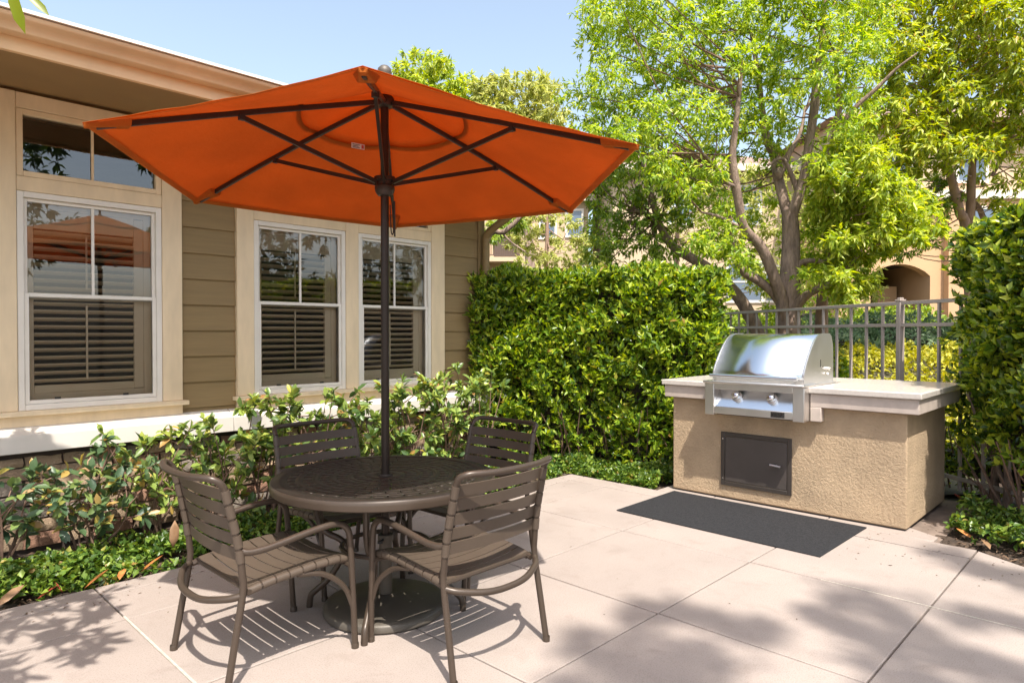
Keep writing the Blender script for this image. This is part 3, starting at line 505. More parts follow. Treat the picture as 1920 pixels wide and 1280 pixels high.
BG_E = [(13.76,6.22,3.3,0.45), (13.56,6.94,4.03,0.43), (13.21,5.66,4.31,0.46), (11.83,6.94,3.72,0.45), (13.99,7.02,3.3,0.31), (13.85,5.56,4.61,0.39), (13.28,5.3,3.4,0.44), (14.89,5.78,2.35,0.31),
(13.76,5.17,2.69,0.44), (14.51,5.97,4.15,0.41), (13.18,7.85,5.11,0.29), (12.0,6.55,3.2,0.3), (13.55,7.56,4.64,0.39), (14.91,5.17,3.93,0.43), (14.84,5.56,3.65,0.39), (13.2,5.67,3.51,0.3),
(13.57,6.54,4.67,0.44), (14.74,6.22,3.04,0.43), (13.6,5.29,3.1,0.43), (15.32,5.69,4.76,0.41), (13.51,6.19,4.87,0.3), (14.54,6.1,2.44,0.4), (12.11,6.39,4.39,0.3), (13.26,6.06,2.78,0.4),
(14.5,4.95,2.98,0.36), (12.81,5.76,3.96,0.45), (12.07,6.44,4.88,0.35), (14.43,5.5,4.15,0.39), (12.58,6.08,3.88,0.44), (13.71,6.11,2.49,0.38), (15.29,5.34,4.43,0.45), (13.41,7.28,3.97,0.31),
(15.11,5.36,3.38,0.45), (14.2,6.48,3.84,0.43), (13.07,7.84,4.5,0.32), (13.79,6.88,5.16,0.31), (14.62,5.18,2.32,0.46), (14.16,6.79,3.61,0.33), (13.34,7.52,5.21,0.43), (13.43,6.97,3.61,0.33),
(13.63,6.94,4.42,0.42), (13.29,6.05,4.46,0.44), (13.25,7.64,3.61,0.29), (14.73,5.92,2.72,0.41), (14.55,4.12,2.24,0.3), (15.02,4.3,3.46,0.32), (14.18,4.13,2.7,0.34), (14.41,4.64,2.44,0.3),
(14.72,4.64,3.47,0.26), (14.8,4.51,3.1,0.33), (14.87,4.93,2.97,0.3), (14.64,4.55,2.04,0.4), (15.07,4.18,3.1,0.24), (13.69,4.59,3.57,0.28)]
BG_C = [(11.87,10.14,2.77,0.23), (12.33,9.6,3.28,0.27), (11.63,9.43,3.93,0.32), (12.05,10.31,3.7,0.3), (11.46,9.48,3.24,0.34), (11.11,10.05,4.01,0.29), (11.92,10.26,4.16,0.23), (11.83,10.54,3.84,0.24),
(11.13,10.09,2.73,0.28), (11.06,10.67,3.89,0.28), (12.62,9.8,2.92,0.37), (11.65,10.46,3.26,0.31), (11.75,9.35,3.5,0.26), (12.1,9.82,2.96,0.23), (11.42,10.59,3.48,0.31), (11.6,10.0,3.06,0.32),
(10.96,11.22,4.06,0.25), (10.99,10.31,3.0,0.23), (12.93,9.7,3.12,0.25), (11.07,10.68,3.55,0.27), (11.54,10.86,4.23,0.35), (12.36,9.47,3.64,0.24), (11.14,10.32,3.75,0.32)]
BG_C_TRUNK = [(11.67,10.247,2.249,0.056), (11.693,10.236,2.992,0.05), (11.717,10.224,3.735,0.043), (11.704,10.246,4.23,0.037), (11.673,10.285,4.602,0.025)]
GREY_LIMB = [[(7.082,7.802,2.662,0.055), (7.258,7.623,2.813,0.046), (7.465,7.414,3.04,0.042), (7.583,7.295,3.182,0.038), (7.701,7.176,3.35,0.029), (7.849,7.027,3.501,0.017)],[(7.464,7.414,2.998,0.017),
(7.515,7.288,2.865,0.013), (7.622,7.102,2.717,0.012)]]
GREY_CROWN = [(7.71,7.94,3.17,0.23), (7.56,7.86,2.94,0.19), (7.89,7.87,3.15,0.23), (7.67,7.43,3.3,0.22), (7.91,7.52,3.19,0.21), (7.9,7.95,3.34,0.21)]
TALL_CROWN = [(-1.46,-5.09,14.51,0.17), (-0.92,-4.29,12.31,0.13), (-1.14,-5.13,14.11,0.19), (-1.11,-5.39,14.27,0.18), (-0.84,-4.35,12.06,0.12), (-1.51,-4.87,13.65,0.14), (-0.98,-5.08,14.56,0.15),
(-0.93,-5.39,14.94,0.16), (-0.78,-5.56,14.55,0.14), (-0.66,-5.14,13.97,0.12), (-0.04,-4.97,12.25,0.18), (-0.12,-5.29,13.27,0.11), (0.33,-5.2,13.01,0.18), (0.09,-5.59,14.17,0.2),
(-0.41,-6.24,14.85,0.21), (0.24,-4.73,12.48,0.13), (1.44,-5.44,12.95,0.17), (1.3,-5.84,13.31,0.18), (1.4,-5.66,13.83,0.16), (0.07,-5.58,12.98,0.18), (-0.2,-5.48,12.46,0.12), (0.22,-5.45,12.31,0.13),
(0.74,-5.52,12.59,0.13), (-0.39,-5.33,12.63,0.12), (0.1,-6.3,14.79,0.21), (-1.09,-4.85,12.13,0.19), (-2.22,-5.61,14.71,0.13), (-1.74,-6.24,14.53,0.19), (-1.34,-4.94,13.02,0.16),
(-1.15,-5.59,13.35,0.14), (-1.34,-5.03,12.79,0.21), (-1.34,-5.78,14.17,0.19), (-1.75,-5.03,12.96,0.15), (-1.94,-4.66,12.71,0.19), (-1.89,-5.47,14.58,0.16), (-2.14,-6.01,14.74,0.2),
(-1.45,-5.7,14.39,0.15), (-1.12,-5.5,12.45,0.18), (-0.76,-5.07,12.05,0.19), (-0.9,-6.46,13.79,0.16), (-0.1,-5.74,12.52,0.17), (-1.48,-6.62,14.44,0.2), (-0.61,-5.82,12.13,0.16),
(-1.96,-6.34,14.71,0.17), (-1.72,-6.19,14.16,0.18), (-0.64,-5.91,12.98,0.19), (-0.64,-6.16,13.81,0.21), (-0.8,-5.63,12.03,0.14), (-0.77,-5.81,13.4,0.12), (-1.28,-7.21,14.77,0.19),
(-0.82,-5.67,12.65,0.2), (-0.82,-5.41,12.39,0.16), (-0.34,-5.82,12.2,0.21)]
# ================================================================== SETTING
def clip(poly, a, b, c):
    """keep the part of a polygon where a*x+b*y<=c"""
    out = []
    for i in range(len(poly)):
        p, q = poly[i], poly[(i+1) % len(poly)]
        dp, dq = a*p[0]+b*p[1]-c, a*q[0]+b*q[1]-c
        if dp <= 0: out.append(p)
        if (dp < 0 < dq) or (dq < 0 < dp):
            t = dp/(dp-dq); out.append((p[0]+t*(q[0]-p[0]), p[1]+t*(q[1]-p[1])))
    return out

mb = MB(); mb.add([(-150, -150, -.09), (250, -150, -.09), (250, 250, -.09), (-150, 250, -.09)], [(0, 1, 2, 3)])
struct(mb.build('ground', M['hillsoil']))

# hill behind the fence, rising away from the patio
fx, fy = .718, .696
def hill_z(x, y):
    d = x*fx+y*fy
    t = min(1, max(0, (d-7.6)/3.6)); t2 = min(1, max(0, (d-11)/16))
    return -.02 + 1.0*(t*t*(3-2*t)) + 1.15*t2
mb = MB(); nx = 46; vs = []
for i in range(nx):
    for j in range(nx):
        s = 6.2+(i/(nx-1))**1.6*60; r = -34+j/(nx-1)*80
        x = s*fx+r*fy; y = s*fy-r*fx
        z = hill_z(x, y)+.05*math.sin(x*1.7+y*.6)*math.sin(y*1.3)*min(1, max(0, s-8))
        if x < 8.0 and y > 4.2: z = min(z, hill_z(x, y))
        vs.append((x, y, z-.03))
fs = [(i*nx+j, (i+1)*nx+j, (i+1)*nx+j+1, i*nx+j+1) for i in range(nx-1) for j in range(nx-1)]
mb.add(vs, fs, True); struct(mb.build('hill', M['hillsoil']))

# planting beds: soil sheet a little under the slab tops
mb = MB()
NB = 40
def bedgrid(x0, x1, y0, y1, n, m_, z):
    o = [(x0+(x1-x0)*i/n, y0+(y1-y0)*j/m_, z+.02*math.sin(9*i)*math.cos(7*j)+rnd.uniform(-.012, .012)) for i in range(n+1) for j in range(m_+1)]
    mb.add(o, [(i*(m_+1)+j, (i+1)*(m_+1)+j, (i+1)*(m_+1)+j+1, i*(m_+1)+j+1) for i in range(n) for j in range(m_)], True)
bedgrid(-3, 5.40, 4.33, 5.7, 60, 12, -.035)
bedgrid(5.34, 8.2, 3.2, 6.5, 24, 26, -.033)
bedgrid(4.7, 8.2, -3, 1.16, 30, 36, -.034)
struct(mb.build('garden_bed', M['soil']))

# concrete patio: substrate with separate slabs
mb = MB(); mb.prism([(-3.2, -4.2), (4.2, -4.2), (4.2, .0), (5.45, 1.1), (6.9, 1.1), (6.9, 3.32), (5.36, 3.32), (5.36, 4.34), (-3.2, 4.34)], -.085, -.022)
patio = struct(mb.build('patio', M['grout']))
UJ = [-3.2, -2.1, -1.05, .02, 1.06, 2.02, 3.0, 4.08, 5.13, 5.36, 6.95]
WJ = [-4.2, -3.1, -2.05, -1.08, -.12, .86, 1.855, 2.825, 3.755, 4.18, 4.35]
for i in range(len(UJ)-1):
    for j in range(len(WJ)-1):
        g = .0045
        p = [(UJ[i]+g, WJ[j]+g), (UJ[i+1]-g, WJ[j]+g), (UJ[i+1]-g, WJ[j+1]-g), (UJ[i]+g, WJ[j+1]-g)]
        p = clip(p, 1, -.62, 5.52-.62*1.13)
        if UJ[i] >= 5.3:
            p = clip(p, 0, -1, -1.12); p = clip(p, 0, 1, 3.33)
        if len(p) < 3: continue
        mb = MB(); mb.prism(p, -.07, rnd.uniform(-.0008, .0008)); mb.build('slab', M['slab'], patio, bevel=.005)

for (u, w0, w1, wd) in ((1.06, 2.6, 3.8, .0055), (4.08, -1.0, 1.42, .0045)):
    mb = MB(); mb.box(u-wd, u+wd, w0, w1, -.02, .0012); mb.build('joint_sealant', M['sealant'], patio)

# ================================================================== HOUSE
house = thing('house', 'tan lap-siding house with cream window trim, white skirt board and stone base beside the patio', 'house', (0, 0, 0))
W0 = 5.5
Z0, ZT = .80, 3.12
# wall backing with openings: build as pieces round the windows (windows: u0,u1)
WINS = [(.90, 1.80, 'left'), (2.52, 3.40, 'mid'), (3.54, 4.42, 'right')]
WZ = (.93, 2.40, 2.50, 2.95)
mb = MB()
edges = [-2.0, .90, 1.80, 2.52, 3.40, 3.54, 4.42, 5.17]
for i in range(len(edges)-1):
    a, b = edges[i], edges[i+1]
    if (a, b) in [(w[0], w[1]) for w in WINS]:
        mb.box(a, b, W0+.012, W0+.14, 0, WZ[0]); mb.box(a, b, W0+.012, W0+.14, WZ[1], WZ[2]); mb.box(a, b, W0+.012, W0+.14, WZ[3], 3.2)
    else: mb.box(a, b, W0+.012, W0+.14, 0, 3.2)
mb.box(5.03, 5.17, W0+.14, 10, 0, 3.2)
mb.build('wall', M['siding'], house)
# room behind the blinds
mb = MB(); mb.box(-2, 5.0, 8.6, 8.7, 0, 3.2); mb.box(-2.1, -2, W0+.14, 8.7, 0, 3.2); mb.box(-2, 5.03, W0+.14, 8.7, -.02, .02); mb.box(-2, 5.03, W0+.14, 8.7, 3.12, 3.2)
mb.build('room', M['room'], house)
# siding boards: each lap its own piece, lower edge proud
lap = .2035
def siding(u0, u1, z_from=Z0):
    z = .868
    rows = [(z_from, z)] if z-z_from > .02 else []
    while z < ZT: rows.append((z, min(z+lap, ZT))); z += lap
    for a, b in rows:
        mb = MB()
        prof = [(W0-.020, a-.006), (W0-.003, b-.002), (W0+.011, b-.002), (W0+.011, a-.006)]
        mb.extrude(prof, 'x', u0, u1); mb.build('siding_board', M['siding'], house)
siding(1.948, 2.372); siding(4.603, 5.165); siding(-1.9, .735)
mb = MB(); mb.box(5.172, 5.20, W0-.03, W0+.25, .66, 3.1); mb.box(5.10, 5.171, W0-.032, W0-.021, .86, 3.06)
mb.build('corner_board', M['siding'], house, bevel=.003)
# casings
def trimbox(name, *b, m='trim', bev=.004):
    mb = MB(); mb.box(*b); return mb.build(name, M[m], house, bevel=bev)
TF = W0-.045
for (u0, u1, wa, wb) in ((.738, 1.945, [(.90, 1.80)], 0), (2.375, 4.60, [(2.52, 3.40), (3.54, 4.42)], 0)):
    zb = .93
    trimbox('casing', u0, wa[0][0]-.001, TF, W0+.01, zb, 3.055)
    trimbox('casing', wa[-1][1]+.001, u1, TF, W0+.01, zb, 3.055)
    for a, b in zip(wa[:-1], wa[1:]): trimbox('casing', a[1]+.001, b[0]-.001, TF, W0+.01, zb, 2.952)
    trimbox('header', wa[0][0], wa[-1][1], TF+.001, W0+.01, 2.953, 3.054)
    for a in wa: trimbox('header', a[0], a[1], TF+.002, W0+.01, 2.402, 2.499)
    trimbox('sill', u0-.03, u1+.03, W0-.095, W0+.01, .897, .929)
    trimbox('sill_apron', u0, u1, TF+.004, W0+.009, .822, .8965)
# skirt: sloped cap and white face below
prof = [(W0-.02, .832), (W0-.135, .775), (W0-.145, .66), (W0-.115, .655), (W0-.02, .70)]
mb = MB(); mb.extrude(prof, 'x', -1.9, 2.3); mb.build('skirt_board', M['skirt'], house, bevel=.004)
mb = MB(); mb.extrude(prof, 'x', 2.303, 5.21); mb.build('skirt_board', M['skirt'], house, bevel=.004)
# stone veneer
mb = MB(); mb.box(-1.9, 5.19, W0-.045, W0+.011, -.1, .653); mb.build('mortar_bed', M['mortar'], house)
def stone_mesh(w, h, d, m, seed):
    r = random.Random(seed); mb = MB(); v = []
    for z in (0, h):
        for x in (0, w): v.append((x, 0, z))
    nxs, nzs = 3, 2; fr = []
    for k in range(nzs+1):
        for i in range(nxs+1):
            e = (i in (0, nxs)) or (k in (0, nzs))
            fr.append((w*i/nxs+(r.uniform(-.008, .008)), -(d*(.62 if e else 1))+r.uniform(-.008, .008), h*k/nzs+r.uniform(-.006, .006)))
    back = [(x, 0, z) for (x, _, z) in fr]
    vs = fr+back; n = len(fr); fs = []
    for k in range(nzs):
        for i in range(nxs):
            a = k*(nxs+1)+i; fs.append((a, a+1, a+nxs+2, a+nxs+1))
    rim = [i for i in range(nxs+1)]+[(nxs+1)*(k+1)+nxs for k in range(nzs)]+[nzs*(nxs+1)+i for i in range(nxs-1, -1, -1)]+[(nxs+1)*k for k in range(nzs-1, 0, -1)]
    for a, b in zip(rim, rim[1:]+rim[:1]): fs.append((a, n+a, n+b, b))
    mb.add(vs, fs); return mb.mesh('stone', m)
lib = {}
z = .0
rowh = [.105, .085, .10, .075, .095, .085, .075]
for ri, h in enumerate(rowh):
    u = -.6-rnd.uniform(0, .2)
    while u < 5.12:
        w = rnd.choice((.14, .18, .22, .27, .32)); w = min(w, 5.185-u)
        if w < .05: break
        key = (w if w in (.14, .18, .22, .27, .32) else round(w, 3), h, rnd.randrange(3))
        if key not in lib: lib[key] = stone_mesh(key[0]-.012, h-.011, rnd.uniform(.022, .05), M[rnd.choice(('stoneA', 'stoneA', 'stoneB', 'stoneC'))], hash(key) % 9999)
        link('stone', lib[key], house, loc=(u, W0-.045, z+.01)); u += w
    z += h
# eaves: soffit, fascia, gutter, drip edge, roof
UE = 5.42
def ext(name, prof, m, bev=0):
    mb = MB(); mb.extrude(prof, 'x', -2.2, UE); return mb.build(name, M[m], house, bevel=bev)
ext('soffit', [(W0+.05, 3.085), (4.50, 3.0), (4.50, 3.02), (W0+.05, 3.105)], 'soffit')
ext('fascia', [(4.462, 2.975), (4.498, 2.975), (4.498, 3.16), (4.462, 3.16)], 'fascia', .003)
mb = MB(); gp = [(4.46, 3.052), (4.405, 3.052), (4.392, 3.062), (4.388, 3.082), (4.366, 3.103), (4.345, 3.113), (4.338, 3.122), (4.338, 3.140), (4.350, 3.144), (4.352, 3.136), (4.46, 3.136)]
mb.extrude(gp, 'x', -2.2, UE+.01); mb.build('gutter', M['gutter'], house, bevel=.002)
ext('drip_edge', [(4.322, 3.146), (4.46, 3.150), (4.46, 3.166), (4.322, 3.164)], 'roofedge')
ext('roof', [(4.40, 3.172), (9.0, 4.75), (9.0, 4.65), (4.52, 3.165)], 'roof')
mb = MB(); mb.prism([(UE-.03, 4.5), (UE, 4.5), (UE, 9), (UE-.03, 9)], 2.98, 3.17); mb.build('rake_board', M['fascia'], house)
ds = smooth_path([(5.20, 4.42, 3.05), (5.20, 4.44, 2.98), (5.19, 4.72, 2.86), (5.17, 5.28, 2.62), (5.165, 5.40, 2.53), (5.165, 5.415, 2.40), (5.165, 5.415, 1.4), (5.165, 5.415, .72)], 4)
mb = MB(); mb.tube(ds, .042, 10); mb.build('downspout', M['siding'], house)
mb = MB(); mb.box(5.115, 5.215, 5.37, W0-.03, 1.9, 1.93); mb.build('strap_clip', M['siding'], house)

# windows
def frame_ring(u0, u1, z0, z1, t, y0, y1):
    mb = MB(); mb.box(u0, u0+t, y0, y1, z0, z1); mb.box(u1-t, u1, y0, y1, z0, z1)
    mb.box(u0+t, u1-t, y0, y1, z0, z0+t); mb.box(u0+t, u1-t, y0, y1, z1-t, z1); return mb
def quad(u0, u1, z0, z1, y): return MB().add([(u0, y, z0), (u1, y, z0), (u1, y, z1), (u0, y, z1)], [(0, 1, 2, 3)])
Y = W0-.03
louv_lib = {}
for (u0, u1, nm) in WINS:
    zb, zt, z2, z3 = WZ
    win = frame_ring(u0+.001, u1-.001, zb, zt, .038, Y-.008, W0+.09).build('window', M['white'], house, bevel=.003)
    zm = 1.70; cu = (u0+u1)/2
    # upper sash
    frame_ring(u0+.04, u1-.04, zm-.012, zt-.04, .022, Y+.018, Y+.045).build('sash', M['white'], win, bevel=.002)
    quad(u0+.06, u1-.06, zm, zt-.05, Y+.034).build('pane', M['glass'], win)
    mb = MB(); mb.box(cu-.009, cu+.009, Y+.024, Y+.0335, zm+.01, zt-.062); mb.build('muntin', M['white'], win)
    # lower sash, set forward rail, screen in front
    frame_ring(u0+.04, u1-.04, zb+.04, zm+.022, .026, Y+.001, Y+.017).build('sash', M['white'], win, bevel=.002)
    quad(u0+.065, u1-.065, zb+.065, zm, Y+.0125).build('pane', M['glass_low'], win)
    quad(u0+.065, u1-.065, zb+.065, zm, Y+.005).build('screen', M['screen'], win)
    for f in (.25, .72):
        mb = MB(); mb.box(u0+f*(u1-u0)-.018, u0+f*(u1-u0)+.018, Y-.004, Y+.001, zb+.068, zb+.08); mb.build('latch', M['black'], win)
    # transom
    tr = frame_ring(u0+.001, u1-.001, z2, z3, .038, Y-.006, W0+.09).build('transom_window', M['trim'], house, bevel=.003)
    quad(u0+.038, u1-.038, z2+.038, z3-.038, Y+.03).build('pane', M['glass'], tr)
    mb = MB(); mb.box(cu-.008, cu+.008, Y+.015, Y+.029, z2+.038, z3-.038); mb.build('muntin', M['trim'], tr)
    # plantation shutter behind
    sy = W0+.045
    sh = frame_ring(u0+.05, u1-.05, zb+.05, zt-.04, .055, sy, sy+.03)
    sh.box(u0+.105, u1-.105, sy+.001, sy+.029, zm-.02, zm+.03); sh.box(u1-.17, u1-.106, sy+.002, sy+.028, zb+.11, zt-.1)
    sh.box(u0+.106, u1-.171, sy+.002, sy+.028, zb+.106, zb+.16); sh.box(u0+.106, u1-.171, sy+.002, sy+.028, zt-.23, zt-.096)
    sh.build('shutter_frame', M['shutter'], win, bevel=.002)
    def louvers(za, zc, n):
        a, b = u0+.107, u1-.172; hgt = .058; key = round(b-a, 3)
        if key not in louv_lib:
            mb = MB(); th = math.radians(24); d = hgt/2; q = []
            for s_ in range(9):
                ang = 2*PI*s_/9; x_, y_ = d*math.cos(ang), .006*math.sin(ang)
                q.append((x_*math.cos(th)+y_*math.sin(th), -x_*math.sin(th)+y_*math.cos(th)))
            mb.extrude(q, 'x', 0, b-a, True); louv_lib[key] = mb.mesh('louver', M['shutter'])
        for i in range(n):
            z = za+(zc-za)*(i+.5)/n
            lo = link('louver', louv_lib[key], win, loc=(a, sy+.016, z)); lo.rotation_euler = (rnd.uniform(-.03, .03)-.05, 0, 0)
        mb = MB(); mb.box((a+b)/2-.006, (a+b)/2+.006, sy-.016, sy-.008, za+.03, zc-.03); mb.build('tilt_rod', M['shutter'], win)
    louvers(zb+.162, zm-.022, 11); louvers(zm+.032, zt-.232, 8)

# ================================================================== FENCE
fence = thing('metal_fence', 'grey-brown metal picket fence running behind the grill island', 'fence', (7.41, 1.84, 0), math.atan2(.815, .579))
post_x = [-4.2, -1.92, 0, 3.56, 7.1]
for x in post_x:
    mb = MB(); mb.box(x-.027, x+.027, -.027, .027, -.1, 1.765); mb.box(x-.036, x+.036, -.036, .036, 1.766, 1.782); mb.box(x-.022, x+.022, -.022, .022, 1.783, 1.80)
    mb.build('post', M['fence'], fence, bevel=.004)
mb = MB()
for a, b in zip(post_x[:-1], post_x[1:]):
    for z in (1.745, 1.53, .16):
        mb = MB(); mb.box(a+.028, b-.028, -.018, .018, z-.017, z+.017); mb.build('rail', M['fence'], fence, bevel=.003)
sp = 3.56/15
pm = MB(); pm.box(-.0115, .0115, -.0115, .0115, .06, 1.728); pmesh = pm.mesh('picket', M['fence'])
for k in range(-17, 30):
    x = k*sp
    if min(abs(x-p) for p in post_x) < .05: continue
    link('picket', pmesh, fence, loc=(x, 0, 0))

# ================================================================== FAR BUILDINGS
def bldg(name, label, cat_loc, rz, wall_m, w, h, d, wins, roof=True, extra=None, eave=.7):
    t = thing(name, label, 'building', cat_loc, rz)
    mb = MB(); mb.box(0, w, 0, d, -4, h); mb.build('wall', M[wall_m], t)
    if roof:
        mb = MB(); e = eave
        mb.add([(-e, -e, h+.02), (w+e, -e, h+.02), (w+e, d+e, h+.02), (-e, d+e, h+.02), (w*.25, d*.5, h+d*.22), (w*.75, d*.5, h+d*.22)],
               [(0, 1, 5, 4), (1, 2, 5), (2, 3, 4, 5), (3, 0, 4), (3, 2, 1, 0)]); mb.build('roof', M['roof_bg'], t)
        mb = MB(); mb.box(-e, w+e, -e-.06, -e-.001, h-.28, h+.06); mb.box(-e-.06, -e-.001, -e, d+e, h-.28, h+.06); mb.box(w+e+.001, w+e+.06, -e, d+e, h-.28, h+.06)
        mb.build('fascia', M['trim_bg'], t)
    for (x, z, ww, hh) in wins:
        f = frame_ring(x, x+ww, z, z+hh, .12, -.07, .02).build('window', M['white'], t)
        q = MB(); q.box(x+.12, x+ww-.12, -.03, -.005, z+.12, z+hh-.12); q.build('pane', M['pane_bg'], f)
        q = MB(); q.box(x+.12, x+ww-.12, -.055, -.031, z+hh*.5-.03, z+hh*.5+.03); q.build('meeting_rail', M['white'], f)
    return t
# left: three-storey block with a railed balcony; local x runs along its front towards the right of the picture
ang = math.atan2(-.718, .696)
b1 = bldg('apartment_building', 'beige apartment block with a railed balcony seen past the corner of the house', (24.6, 26.48, 0), ang, 'stucco_bg', 6.0, 8.8, 9,
          [(4.75, 6.6, 1.0, 1.55), (3.3, 6.5, 1.0, 1.7), (3.3, 3.0, 1.0, 1.7), (4.7, 3.4, 1.0, 1.5)], eave=.35)
mb = MB(); mb.box(.9, 2.15, -.005, .3, 5.45, 7.6); mb.build('balcony_shade', M['dark_bg'], b1)  # dark block just proud of the wall, painted as the recess's shade
mb = MB(); mb.box(.7, 2.3, -1.2, 0, 5.2, 5.43); mb.box(.3, .7, -1.2, 0, 3.6, 6.45); mb.box(2.3, 3.0, -1.25, -.001, -3, 6.75); mb.build('balcony', M['stucco_bg'], b1)
br = MB(); br.box(.72, 2.28, -1.17, -1.11, 6.40, 6.47); br.box(.72, 2.28, -1.16, -1.12, 5.51, 5.56)
br.build('balcony_rail', M['rail_bg'], b1)
q = MB(); q.box(-.02, .02, -.02, .02, 5.562, 6.399); qm = q.mesh('baluster', M['rail_bg'])
for k in range(13): link('baluster', qm, b1, loc=(.79+k*.118, -1.14, 0))
b2 = bldg('apartment_building', 'beige apartment block with brown hipped roof glimpsed through the leaves of the tall tree', (26.3, 18.8, 0), ang, 'stucco_bg', 8.8, 9.3, 8,
          [(5.6, 6.6, 1.5, 1.9), (2.6, 6.6, 1.3, 1.8), (5.4, 2.9, 1.8, 2.0), (2.0, 2.6, 1.3, 1.8), (7.2, 2.9, .9, 1.8)])
# right: orange stucco building with an arched carport opening
def arch_building():
    t = thing('apartment_building', 'orange-tan stucco building with an arched carport opening above the fence', 'building', (29.7, 9.7, 0), math.atan2(-.718, .696))
    a0, a1, zs, zt = 1.35, 3.85, 3.85, 4.35
    mb = MB(); mb.box(0, a0, 0, 6, -3, 7.2); mb.box(a1, 4.4, 0, 6, -3, 7.2); mb.box(4.4, 12, -.35, 6, -3, 7.2)
    n = 12; arc = [(a0+(a1-a0)*i/n, zs+(zt-zs)*math.sin(PI*i/n)**.75) for i in range(n+1)]
    prof = [(a0, 7.2)]+arc+[(a1, 7.2)]
    for (p, q) in zip(arc[:-1], arc[1:]):
        mb.add([(p[0], 0, p[1]), (q[0], 0, q[1]), (q[0], 0, 7.2), (p[0], 0, 7.2), (p[0], .5, p[1]), (q[0], .5, q[1])], [(0, 1, 2, 3), (0, 4, 5, 1)])
    mb.build('wall', M['stucco_or'], t)
    mb = MB(); mb.box(a0, a1, 4.2, 4.25, -3, 5); mb.box(a0, a1, .5, 4.2, 4.4, 4.45); mb.build('carport_interior', M['dark_bg'], t)
    mb = MB(); mb.box(a0+.02, a0+1.2, 2.4, 2.5, 1, 3.75); mb.build('carport_door', M['gdoor'], t)
    mb = MB(); mb.box(2.75, 3.6, 2.0, 2.6, 1, 3.55); mb.build('carport_pier', M['stucco_or'], t)
    mb = MB(); mb.box(-.1, 12.2, -.5, -.36, 7.0, 7.35); mb.build('cornice', M['trim_bg'], t)
    mb = MB(); mb.box(0, 12, .8, 6, 7.2, 10.4); mb.build('upper_wall', M['stucco_bg'], t)
    mb = MB(); mb.add([(-.5, -.2, 10.42), (12.5, -.2, 10.42), (12.5, 6.5, 10.42), (-.5, 6.5, 10.42), (3, 3.2, 12), (9.5, 3.2, 12)], [(0, 1, 5, 4), (1, 2, 5), (2, 3, 4, 5), (3, 0, 4), (3, 2, 1, 0)]); mb.build('roof', M['roof_bg'], t)
    for x, z in ((5.2, 5.0), (8.2, 5.0), (2.2, 7.9), (5.4, 7.9), (8.6, 7.9)):
        y0 = -.35 if z < 7 and x > 4.4 else .8
        f = frame_ring(x, x+1.4, z, z+1.7, .12, y0-.07, y0+.02).build('window', M['white'], t)
        q = MB(); q.box(x+.12, x+1.28, y0-.03, y0-.005, z+.12, z+1.58); q.build('pane', M['pane_bg'], f)
arch_building()
# ================================================================== GRILL ISLAND
isl = thing('grill_island', 'tan stucco outdoor kitchen island with a pale stone counter and dark access door', 'kitchen island', (5.5, 1.314, 0))
# base, local x along +U, y along +W ; subdivided front so the stucco edge is a little uneven
mb = MB(); mb.box(0, 1.2, 0, 1.931, .012, .862); mb.build('base', M['stucco'], isl, bevel=.012, seg=3)
mb = MB(); mb.box(.015, 1.185, .015, 1.916, 0, .02); mb.build('footing', M['gap'], isl)
GW0, GW1 = .70, 1.475        # grill cut-out along y (W 2.014..2.789)
mb = MB(); mb.box(-.06, 1.3, -.088, GW0-.030, .864, .974); mb.box(-.0605, -.001, GW0-.115, GW0-.0305, .752, .866)
mb.build('apron', M['apron'], isl, bevel=.006)
mb = MB(); mb.box(-.06, 1.3, GW1+.048, 1.985, .864, .974); mb.build('apron', M['apron'], isl, bevel=.006)
mb = MB(); mb.box(-.082, 1.32, -.108, GW0-.02, .975, 1.022); mb.build('countertop', M['granite'], isl, bevel=.008, seg=3)
mb = MB(); mb.box(-.082, 1.32, GW1+.03, 2.005, .975, 1.022); mb.build('countertop', M['granite'], isl, bevel=.008, seg=3)
mb = MB(); mb.box(.70, 1.32, GW0-.019, GW1+.029, .975, 1.0215); mb.build('countertop', M['granite'], isl)
D0, D1, DZ0, DZ1 = .832, 1.448, .122, .588
fr = MB(); t_ = .035
fr.box(-.014, .002, D0, D0+t_, DZ0, DZ1); fr.box(-.014, .002, D1-t_, D1, DZ0, DZ1); fr.box(-.014, .002, D0+t_, D1-t_, DZ0, DZ0+t_); fr.box(-.014, .002, D0+t_, D1-t_, DZ1-t_, DZ1)
dr = fr.build('door_frame', M['doorframe'], isl, bevel=.003)
mb = MB(); mb.box(-.011, -.001, D0+t_+.004, D1-t_-.004, DZ0+t_+.004, DZ1-t_-.004); dd = mb.build('access_door', M['door'], isl, bevel=.003)
mb = MB(); mb.tube([(-.011, D0+.12, .355), (-.045, D0+.12, .355)], .007, 8); mb.tube([(-.045, D0+.075, .352), (-.047, D0+.165, .360)], .010, 8); mb.build('handle', M['steel'], dd)
mb = MB(); mb.lathe([(0, 0), (.006, 0), (.006, .004), (0, .005)], 8); 
for y_, z_ in ((D1-.02, DZ0+.06), (D1-.02, DZ1-.06)):
    s_ = MB(); s_.tube([(-.0145, y_, z_), (-.018, y_, z_)], .006, 8); s_.build('screw', M['steel'], dr)

# ================================================================== GRILL (built-in, rests in the island)
gr = thing('gas_grill', 'stainless steel built-in gas grill with curved hood and two knobs', 'grill', (5.33, 1.988, .75))
